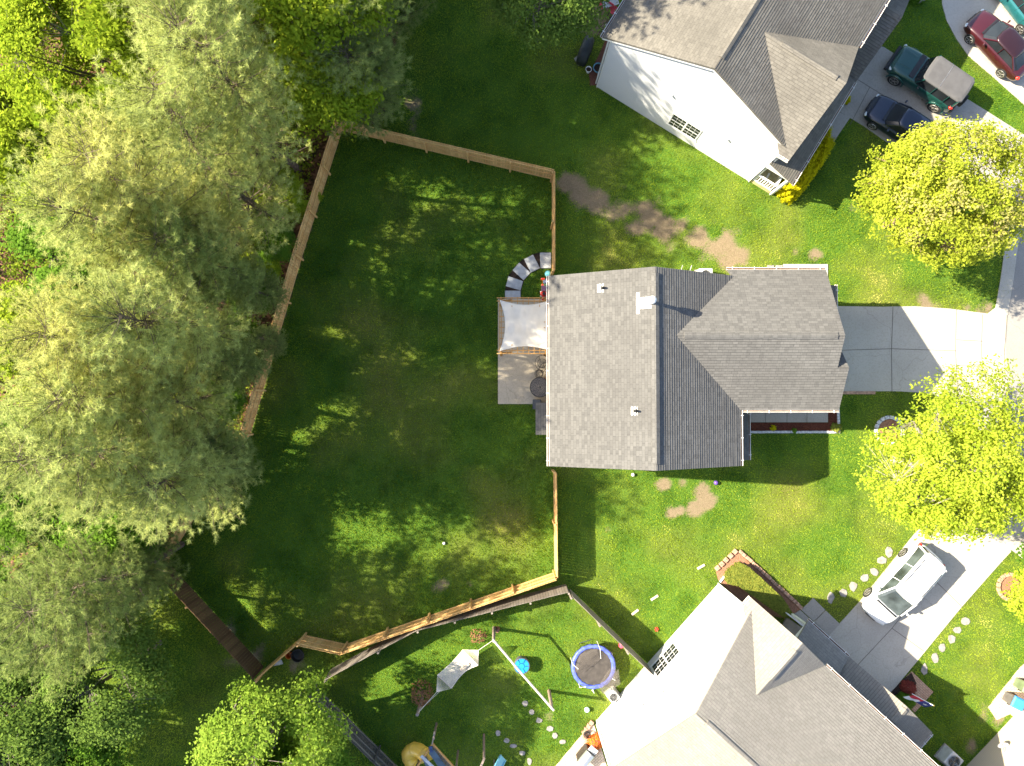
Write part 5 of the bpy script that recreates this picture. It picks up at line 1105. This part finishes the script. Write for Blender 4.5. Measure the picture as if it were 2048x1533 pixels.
def pine_mesh(seed, H=19., Rm=3.5, z0=.3, dens=1.):
    r = np.random.default_rng(seed); segs = []; T = []; TD = []; TT = []; tw = []
    lean = r.normal(0, .5, 2); tx = lambda z: np.array([lean[0]*(z/H)**2+.25*math.sin(z*.5+seed), lean[1]*(z/H)**2+.2*math.cos(z*.4+seed), z])
    segs.append(([tuple(tx(H*k/10)) for k in range(11)], [.22*(1-k/10.2)**1.2+.01 for k in range(11)]))
    z = H*z0
    while z < H*.99:
        f = (z/H-z0)/(1-z0); prof = (math.sin(math.pi*(.22+.66*f))**.8)*(1-.25*f)
        for k in range(r.integers(3, 6)):
            a = r.uniform(0, 6.28); L = Rm*prof*r.uniform(.6, 1.15)+.25; rise = r.uniform(.05, .35)+.75*f; p0 = tx(z+r.uniform(-.2, .2)); d = np.array([math.cos(a), math.sin(a), 0])
            bt = r.normal(0, .16); pt = lambda t: p0+d*L*t+np.array([-d[1], d[0], 0])*bt*L*t*t+np.array([0, 0, L*(rise*t*.55+.42*t*t)])
            P_ = [pt(t) for t in (0, .35, .7, 1)]
            segs.append(([tuple(p) for p in P_], [.036*(1-.85*f)+.005, .024*(1-.7*f)+.003, .014*(1-.5*f), .005]))
            tone = r.normal(.5, .16)
            ns = max(3, int(L*4.6*dens))
            for i in range(ns):
                t0_ = .22-.16*f; t = t0_+(1-t0_)*(i+.5)/ns; q = pt(t); sd_ = (1 if i % 2 else -1); ang = a+sd_*r.uniform(.5, 1.1)
                l = (.28+.42*L*(1-t)*.8)*r.uniform(.7, 1.2); e = q+np.array([math.cos(ang)*l, math.sin(ang)*l, l*r.uniform(.1, .5)])
                if l > .6: tw.append((tuple(q), tuple(e)))
                m_ = max(1, int(l/.26))
                for j in range(m_):
                    tt = (j+1)/m_; T.append(q+(e-q)*tt+r.normal(0, .02, 3)); TD.append((e-q)/l+np.array([0, 0, .5])); TT.append(tone+r.normal(0, .16)+.15*tt)  # lit tufts against dark gaps put into the tint, lighter at tips
            T.append(P_[-1]); TD.append(P_[-1]-P_[-2]); TT.append(tone+.2)
        z += r.uniform(.42, .62)*(1-.45*f)
    T = np.array(T); TD = np.array(TD); TD /= np.linalg.norm(TD, axis=1, keepdims=True); TT = np.array(TT)
    K = 34; n = len(T)
    D = TD[:, None, :]*.55+RNG.normal(0, .6, (n, K, 3)); D /= np.linalg.norm(D, axis=2, keepdims=True)
    Ln = RNG.uniform(.18, .32, (n, K, 1)); C = T[:, None, :]+TD[:, None, :]*RNG.uniform(-.1, .08, (n, K, 1))
    s_ = np.cross(D, rdir(n*K).reshape(n, K, 3)); s_ /= np.linalg.norm(s_, axis=2, keepdims=True)
    V = np.stack([C-s_*.011, C+s_*.011, C+D*Ln], 2).reshape(-1, 3)
    return V, np.repeat(np.clip(TT, 0, 1), K*3), segs, tw
def broad_mesh(seed, R_=3.5, H=8., zc=None, flat_=.75, n_cl=900, leaf=.15, per=26, cl=.38, sparse=0., lump=.22):
    """broadleaf tree: recursive limbs to the clusters, clusters mostly in the outer shell of a lumpy crown"""
    r = np.random.default_rng(seed); zc = zc or H-R_*flat_
    dirs = r.normal(0, 1, (n_cl, 3)); dirs /= np.linalg.norm(dirs, axis=1, keepdims=True); dirs[:, 2] = np.where(dirs[:, 2] < -.45, -dirs[:, 2], dirs[:, 2])
    lob = r.normal(0, 1, (14, 3)); lob /= np.linalg.norm(lob, axis=1, keepdims=True); la = r.uniform(.93-lump, .93+lump*1.5, 14)
    dd = dirs @ lob.T; wgt = np.exp(7*dd); rad = (wgt*la).sum(1)/wgt.sum(1)*.92+.1*(dd.max(1)-.8)*2
    rr = (r.uniform(0, 1, n_cl)**.33)*R_*rad; C = dirs*rr[:, None]; C[:, 2] *= flat_; C += r.normal(0, .1, C.shape); C[:, 2] += zc
    if sparse: k = vnoise(C[:, 0]+seed*3, C[:, 1]+C[:, 2], 1.1) > sparse; C = C[k]; dirs = dirs[k]
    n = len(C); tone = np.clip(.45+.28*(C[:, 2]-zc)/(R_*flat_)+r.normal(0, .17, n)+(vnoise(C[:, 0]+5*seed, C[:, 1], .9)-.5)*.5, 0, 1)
    off = RNG.normal(0, 1, (n, per, 3))*np.array([cl, cl, cl*.6])*.55; Cc = (C[:, None, :]+off).reshape(-1, 3)
    N_ = np.repeat(dirs*.6, per, 0); V = quads(Cc, N_, leaf); tint = np.repeat(np.clip(np.repeat(tone, per)+RNG.normal(0, .08, n*per), 0, 1), 4)
    # limbs
    segs = [([(0, 0, 0), (r.normal(0, .08), r.normal(0, .08), zc*.35), (r.normal(0, .15), r.normal(0, .15), zc*.75), (0, 0, zc+R_*flat_*.5)], [.035*R_+.05, .03*R_+.04, .02*R_+.03, .015])]
    st = [np.array([0, 0, zc*.45+R_*.25*i/6]) for i in range(7)]; main = []
    for i in range(11):
        a = i*2.4+r.uniform(-.3, .3); e = np.array([math.cos(a)*R_*.62, math.sin(a)*R_*.62, zc+R_*flat_*r.uniform(-.25, .4)]); s0 = st[i % 7]; mid = (s0*.5+e*.5)+np.array([0, 0, -.25])
        segs.append(([tuple(s0), tuple(mid), tuple(e)], [.016*R_+.02, .012*R_+.01, .012])); main += [mid, e, (mid+e)/2]
    main = np.array(main+[np.array([0, 0, zc+R_*flat_*.4])]); tw = []
    for i in range(0, n, 2):
        j = np.argmin(((main-C[i])**2).sum(1)); tw.append((tuple(main[j]), tuple(C[i])))
    return V, tint, segs, tw
def tree(name, cat, label, meshes, mat, bark, loc, s=1., rz=0., group=None, zs=None, tilt=None):
    """meshes: (crown mesh, wood mesh) shared by copies; materials sit on the objects"""
    t = thing(name, label, cat, loc, rz, group)
    if tilt: t.rotation_euler = (tilt[0], tilt[1], rz)
    t.scale = (s, s, zs or s)
    for nm, me, mt in (('crown', meshes[0], mat), ('trunk', meshes[1], bark)):
        o = bpy.data.objects.new(nm, me); COL.objects.link(o); o.parent = t; o.material_slots[0].link = 'OBJECT'; o.material_slots[0].material = mt
    return t
def mk(tag_, V, tint, segs, tw, k, tr_=.009):
    o = npmesh('crown', V.reshape(-1, 3), k, M['bark'], None, {'tint': tint}); m = limb_mesh(segs, 7)
    for a, b in tw: m.tube([a, b], [tr_*1.4, tr_*.6], 3, False)
    w = m.build('trunk', M['bark'], fix=False); r = (o.data, w.data); bpy.data.objects.remove(o); bpy.data.objects.remove(w); return r
PINE = [mk('p', *pine_mesh(s_, H, Rm, z0, 1.), 3) for s_, H, Rm, z0 in ((1, 17.6, 3.2, .24), (2, 18.4, 3.35, .26), (3, 17, 3.2, .16), (4, 16.8, 3.5, .42))]
BROAD = [mk('b', *broad_mesh(11, 3.4, 9, flat_=.8, n_cl=2100, leaf=.105, per=28, cl=.42, sparse=.4), 4), mk('b', *broad_mesh(12, 2.4, 6, flat_=.8, n_cl=1150, leaf=.1, per=28, cl=.4, sparse=.4), 4), mk('b', *broad_mesh(13, 3.0, 8, flat_=.9, n_cl=1800, leaf=.105, per=28, cl=.42, sparse=.47), 4)]
gp = 'tall pines along the left fence'
pl_ = [ # base pixel, mesh, scale, rz, dark?, label
 (598, 352, 0, (.92, 1.0), .3, 0, 'tall pine whose crown reaches the top edge, just outside the fence corner'),
 (552, 236, 1, (.85, .98), 5.9, 0, 'tall pine in the top left group, furthest from the fence'),
 (556, 452, 2, (.9, 1.0), 2.6, 0, 'tall pine close to the fence, below the fence corner pine'),
 (508, 520, 1, (.92, 1.0), 4.0, 2, 'tall warm green pine whose crown tips end at the left edge above the middle'),
 (530, 590, 0, (.72, .8), 5.2, 1, 'shorter pine near the fence opposite the curved pavers'),
 (470, 575, 0, (.85, 1.02), 1.2, 0, 'tall pine deep in the middle group, tips at the left edge'),
 (484, 690, 2, (.92, 1.04), .9, 0, 'tall pine level with the shade sail, tips touching the left edge'),
 (450, 735, 1, (.82, 1.0), 3.4, 2, 'tall warm green pine touching the left edge level with the patio'),
 (462, 800, 0, (.9, .98), 2.2, 0, 'tall pale pine left of the fence opposite the small lean-to roof'),
 (438, 868, 1, (.9, 1.0), 5.6, 0, 'tall pale pine near the bend of the fence'),
 (452, 930, 2, (1.0, .72), 1.2, 0, 'wide lower pine covering the hidden bend of the fence'),
 (566, 690, 0, (.3, .2), 1.2, 1, 'tiny pine shoots reaching through the fence opposite the shade sail'),
 (566, 606, 1, (.42, .42), 2.3, 1, 'small pine reaching over the fence opposite the pergola'),
 (530, 735, 1, (.5, .42), 4.3, 1, 'small pine reaching over the fence opposite the patio'),
 (488, 900, 0, (.8, .5), 1.7, 1, 'low dark pine reaching over the yard at the bend of the fence'),
 (360, 1095, 3, (.84, .84), 3.6, 1, 'dark pine over the lower fence corner'),
 (322, 1098, 2, (.8, .4), .6, 1, 'low dark pine covering the hidden corner where the tan and brown fences meet'),
 (322, 1165, 3, (.66, .7), 2.9, 1, 'lower dark pine beside the brown fence corner'),
 (748, 244, 1, (.8, .5), 1.1, 1, 'low spreading dark pine hanging over the fence right of its top left corner'),
 (778, 128, 0, (.95, .74), 3.3, 1, 'dark pine at the edge of the shaded lawn, above the fence corner'),
 (832, 0, 1, (.95, 1.05), 4.6, 1, 'dark pine at the top edge, left of the shaded lawn'),
 (640, 60, 2, (1.0, 1.0), .8, 1, 'dark pine added for shade at the top edge left of the bright green trees'),  # added to fill sunlit gaps on the top lawn with shade
 (880, -150, 1, (1.05, 1.2), 2.8, 1, 'dark pine beyond the top edge above the shaded lawn'),
]
for px, py, k, s_, rz, dk, lab in pl_:
    s_, z_ = s_ if isinstance(s_, tuple) else (s_, s_)
    if z_ > .93 and px < 620: z_ *= .93
    tree('pine_tree', 'pine tree', lab, PINE[k], LM[('pine', 'pined', 'pinew')[dk]], M['bark'], G(px, py), s_, rz, gp, z_)
gb = 'broadleaf trees in the woods'
bt = [
 (585, 412, 1, .62, 'bright', 'bright green sapling outside the fence, uppermost of those along it'), (563, 505, 1, .6, 'mid', 'green sapling added to block low sun outside the fence between the middle pines'), (536, 600, 1, .62, 'mid', 'green sapling added to block low sun outside the fence opposite the curved pavers'), (512, 690, 1, .62, 'mid', 'green sapling added to block low sun outside the fence opposite the shade sail'), (480, 800, 1, .55, 'mid', 'green sapling added to block low sun outside the fence near its bend'),  # all but the first are added to block low sun under the pines
 (752, 66, 1, .85, 'mid', 'green understory tree added for shade at the edge of the dark lawn near the top'), (748, 165, 1, .7, 'mid', 'green understory tree added for shade just above the top fence'), (760, -40, 1, .9, 'mid', 'green understory tree added for shade at the top edge beside the dark lawn'),  # understory added to keep low sun off the top lawn
 (700, 120, 1, .8, 'mid', 'low green understory tree added for shade under the bright trees at the top'), (688, 58, 1, .8, 'mid', 'low green understory tree added for shade under the top pines, near the top edge'), (716, 188, 1, .7, 'mid', 'low green understory tree added for shade between the bright tree and the top fence'), (690, 5, 1, .85, 'mid', 'low green understory tree added for shade, cut by the top edge'),  # added to stop sun rays passing beneath the crowns
 (498, 745, 1, .6, 'mid', 'green sapling added to block low sun outside the fence opposite the patio'), (545, 553, 1, .55, 'bright', 'bright green sapling added to block low sun outside the middle of the fence'),  # more added saplings that cut the low sun on the yard
 (80, 1400, 0, 1.1, 'hornbeam', 'deep green tree at the left edge above the bottom corner'), (130, 1500, 0, .9, 'hornbeam', 'deep green tree filling the bottom left corner'),
 (672, 110, 0, 1.45, 'bright', 'bright green tree at the top between the pines and the shaded lawn'), (706, 226, 1, 1.5, 'bright', 'bright green small tree over the top left fence corner'), (700, 0, 0, 1.5, 'bright', 'bright green tree at the top edge among the pines'),
 (330, 230, 0, 1.25, 'bright', 'large bright green tree in the top left corner'), (250, 120, 2, 1.2, 'bright', 'yellow green tree at the top left edge, behind the corner tree'), (300, 430, 2, 1.0, 'bright', 'loose bright tree at the left edge above the pines'), (180, 330, 1, 1.4, 'bright', 'bright green bush tree on the left edge'),
 (430, 330, 1, 1.1, 'mid', 'small green tree between two pine crowns in the upper left'), (240, 560, 1, 1.3, 'mid', 'green tree at the left edge in the middle of the wood'), (190, 690, 1, 1.2, 'bright', 'bright bush tree by the left edge below the pine tips'), (200, 930, 0, .9, 'mid', 'green tree at the left edge below the pines'),
 (320, 1000, 1, 1.2, 'mid', 'dark green tree between pines and the lower fence corner'), (250, 1080, 2, .55, 'mid', 'spreading green tree left of the dark pine'), (150, 1060, 0, .75, 'mid', 'green tree at the left edge beside the dark pine'),
 (320, 1285, 0, .95, 'hornbeam', 'deep green tree left of the brown fence'), (190, 1370, 0, 1.0, 'hornbeam', 'deep green tree in the bottom left corner'), (120, 1250, 2, 1.0, 'hornbeam', 'deep green tree at the lower left edge'), (270, 1440, 2, .95, 'mid', 'green tree at the bottom edge left of the mulch strip'),
 (600, 1385, 0, 1.05, 'sunny', 'large sunlit green tree at the bottom edge below the brown fence corner'), (655, 1470, 1, 1.1, 'mid', 'smaller green tree over the old grey fence at the bottom edge'), (560, 1470, 1, 1.15, 'bright', 'bright tree touching the bottom edge in front of the large one'),
 (820, 30, 2, .9, 'hornbeam', 'shaded green tree at the top edge beside the dark pines'),
 (1075, 80, 0, .92, 'hornbeam', 'isolated leafy green tree at the top edge left of the north house'),
]
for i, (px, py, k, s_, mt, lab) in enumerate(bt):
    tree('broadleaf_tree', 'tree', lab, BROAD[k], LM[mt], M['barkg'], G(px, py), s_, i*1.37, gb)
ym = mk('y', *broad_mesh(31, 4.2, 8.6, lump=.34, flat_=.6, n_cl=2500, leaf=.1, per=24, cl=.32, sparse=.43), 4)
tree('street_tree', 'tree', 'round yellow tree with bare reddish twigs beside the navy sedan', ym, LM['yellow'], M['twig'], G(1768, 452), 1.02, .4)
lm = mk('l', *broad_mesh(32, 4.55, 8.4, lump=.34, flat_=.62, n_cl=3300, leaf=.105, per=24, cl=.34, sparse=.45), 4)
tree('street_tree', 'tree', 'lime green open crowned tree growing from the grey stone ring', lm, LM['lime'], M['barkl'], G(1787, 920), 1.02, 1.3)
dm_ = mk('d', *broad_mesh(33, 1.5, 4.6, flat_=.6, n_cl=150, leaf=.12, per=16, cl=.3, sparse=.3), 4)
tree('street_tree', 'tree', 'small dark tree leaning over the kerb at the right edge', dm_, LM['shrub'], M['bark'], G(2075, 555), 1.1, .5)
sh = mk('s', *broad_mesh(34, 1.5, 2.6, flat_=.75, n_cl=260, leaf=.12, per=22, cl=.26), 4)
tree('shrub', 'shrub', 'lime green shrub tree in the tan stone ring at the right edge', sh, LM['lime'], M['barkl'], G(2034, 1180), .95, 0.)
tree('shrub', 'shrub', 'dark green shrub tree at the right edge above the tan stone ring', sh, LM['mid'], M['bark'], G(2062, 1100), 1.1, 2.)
# bushes and plants
def bush(px, py, rx, ry, h, n, mat, label, name='shrub', leaf=.09, rz=0., cat='shrub', group=None, box=False):
    x, y, _ = G(px, py); t = thing(name, label, cat, (x, y, 0), rz, group)
    d = rdir(n); d[:, 2] = np.abs(d[:, 2]); rr = RNG.uniform(.55, 1.0, n)**.5
    if box: d = d/np.max(np.abs(d), axis=1, keepdims=True)*np.minimum(1, np.max(np.abs(d), axis=1, keepdims=True)*1.25)
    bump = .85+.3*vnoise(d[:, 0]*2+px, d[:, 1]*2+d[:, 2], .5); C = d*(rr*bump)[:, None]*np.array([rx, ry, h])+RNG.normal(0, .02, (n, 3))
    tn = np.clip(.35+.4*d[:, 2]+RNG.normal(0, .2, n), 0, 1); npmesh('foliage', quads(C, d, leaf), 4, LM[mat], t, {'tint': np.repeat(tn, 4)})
    m = MB()
    for k in range(7): a_ = k*.9; m.tube([(0, 0, 0), (rx*.5*math.cos(a_), ry*.5*math.sin(a_), h*.7)], [.025, .008], 5)
    m.build('stems', M['twig'], t, world=False); return t
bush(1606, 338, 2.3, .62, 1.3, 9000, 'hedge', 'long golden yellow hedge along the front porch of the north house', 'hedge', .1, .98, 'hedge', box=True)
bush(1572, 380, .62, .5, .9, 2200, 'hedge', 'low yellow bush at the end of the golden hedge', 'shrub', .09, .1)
bush(1690, 203, .25, .22, .5, 300, 'hedge', 'tiny yellow bush by the lower roof of the north house', 'shrub', .07)
hb = thing('hedge', 'clipped triangular green and yellow hedge in the brick edged bed', 'hedge', G(1510, 1180)); tri = np.array([G2(*p) for p in ((1445, 1145), (1472, 1122), (1487, 1128), (1555, 1190), (1582, 1232), (1556, 1226), (1470, 1166), (1447, 1160))])
n = 60000; lo, hi = tri.min(0), tri.max(0); q = RNG.uniform(lo, hi, (n, 2)); q = q[inpoly(q[:, 0], q[:, 1], [tuple(p) for p in tri])][:22000]; n = len(q)
zz = np.where(RNG.random(n) < .72, RNG.uniform(.68, .8, n), RNG.uniform(.05, .75, n)); C = np.column_stack([q, zz+.08*(vnoise(q[:, 0], q[:, 1], .4)-.5)])-np.array(G(1510, 1180))
npmesh('foliage', quads(C, np.tile([0, 0, 1.], (n, 1)), .085), 4, LM['shrub'], hb, {'tint': np.repeat(np.clip(.55+RNG.normal(0, .28, n), 0, 1), 4)})
m = MB()
for k in range(12): p = tri.mean(0)+(tri[k % len(tri)]-tri.mean(0))*RNG.uniform(.2, .8); m.tube([(p[0], p[1], 0), (p[0]+.1, p[1], .65)], [.03, .01], 5)
m.build('stems', M['twig'], hb)
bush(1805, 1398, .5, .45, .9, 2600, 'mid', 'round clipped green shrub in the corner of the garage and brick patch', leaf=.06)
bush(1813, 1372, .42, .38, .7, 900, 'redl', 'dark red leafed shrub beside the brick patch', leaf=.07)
bush(1190, 1482, .5, .42, .5, 2200, 'flower', 'orange and pink flowering plant in the bed by the terrace', 'flowers', .07, cat='flowers')
bush(845, 1382, .62, .75, 1.5, 420, 'rust', 'dry reddish brown sapling next to the leaning hammock post', leaf=.08)
bush(957, 1270, .5, .45, .8, 170, 'rust', 'sparse dry reddish sapling under the tan fence', leaf=.07)
bush(1671, 856, .3, .3, .35, 260, 'shrub', 'small grassy green plant at the corner of the red mulch bed', 'plant', .1, cat='plant')
bush(1545, 856, .16, .16, .3, 130, 'hedge', 'tiny yellow green plant in the red mulch bed, left one', 'plant', .08, cat='plant'); bush(1587, 862, .14, .14, .3, 110, 'mid', 'tiny green plant in the red mulch bed, middle one', 'plant', .08, cat='plant')
bush(1830, -5, .6, .5, .8, 1500, 'mid', 'green shrub at the top edge left of the second driveway')
bush(608, 425, .6, .6, 1.3, 1500, 'bright', 'small bright bush pressed against the left fence')
bush(635, 395, .35, .35, .9, 500, 'bright', 'tiny bright sapling by the upper part of the left fence')
# undergrowth of the wood
def under():
    n = 4600; x = RNG.uniform(-33, -3, n); y = RNG.uniform(-26, 30, n)
    k = inpoly(x, y, forest) & (vnoise(x, y, 3.1)+.35*vnoise(x, y, 1.) > .42) & (x < -7.3); x, y = x[k], y[k]; n = len(x)
    for P_ in ([(683, 262), (603, 520), (502, 868), (402, 1015), (335, 1125)],):
        for a_, b_ in zip(P_[:-1], P_[1:]):
            a2, b2 = np.array(G2(*a_)), np.array(G2(*b_)); d_ = b2-a2; L_ = np.linalg.norm(d_); d_ /= L_; rel = np.stack([x-a2[0], y-a2[1]], 1); al = rel@d_; pe = np.abs(rel[:, 0]*-d_[1]+rel[:, 1]*d_[0]); kk = ~((al > -.5) & (al < L_+.5) & (pe < .7)); x, y = x[kk], y[kk]
    n = len(x); hh = .25+2.2*fnoise(x, y, 4., 3)**2; per = 46
    C = np.stack([np.repeat(x, per), np.repeat(y, per), np.repeat(hh, per)*RNG.uniform(.3, 1.2, n*per)], 1)+RNG.normal(0, .33, (n*per, 3))*np.array([1, 1, .3]); C[:, 2] = np.maximum(C[:, 2], .05)
    tn = np.clip(np.repeat(RNG.normal(.45, .2, n), per)+RNG.normal(0, .1, n*per), 0, 1)
    o = npmesh('undergrowth', quads(C, np.tile([0, 0, .6], (len(C), 1)), .11), 4, LM['under'], None, {'tint': np.repeat(tn, 4)})
    tag(o, 'leafy green undergrowth covering the floor of the wood', 'undergrowth', kind='stuff')
under()
grass()
bpy.context.view_layer.update()
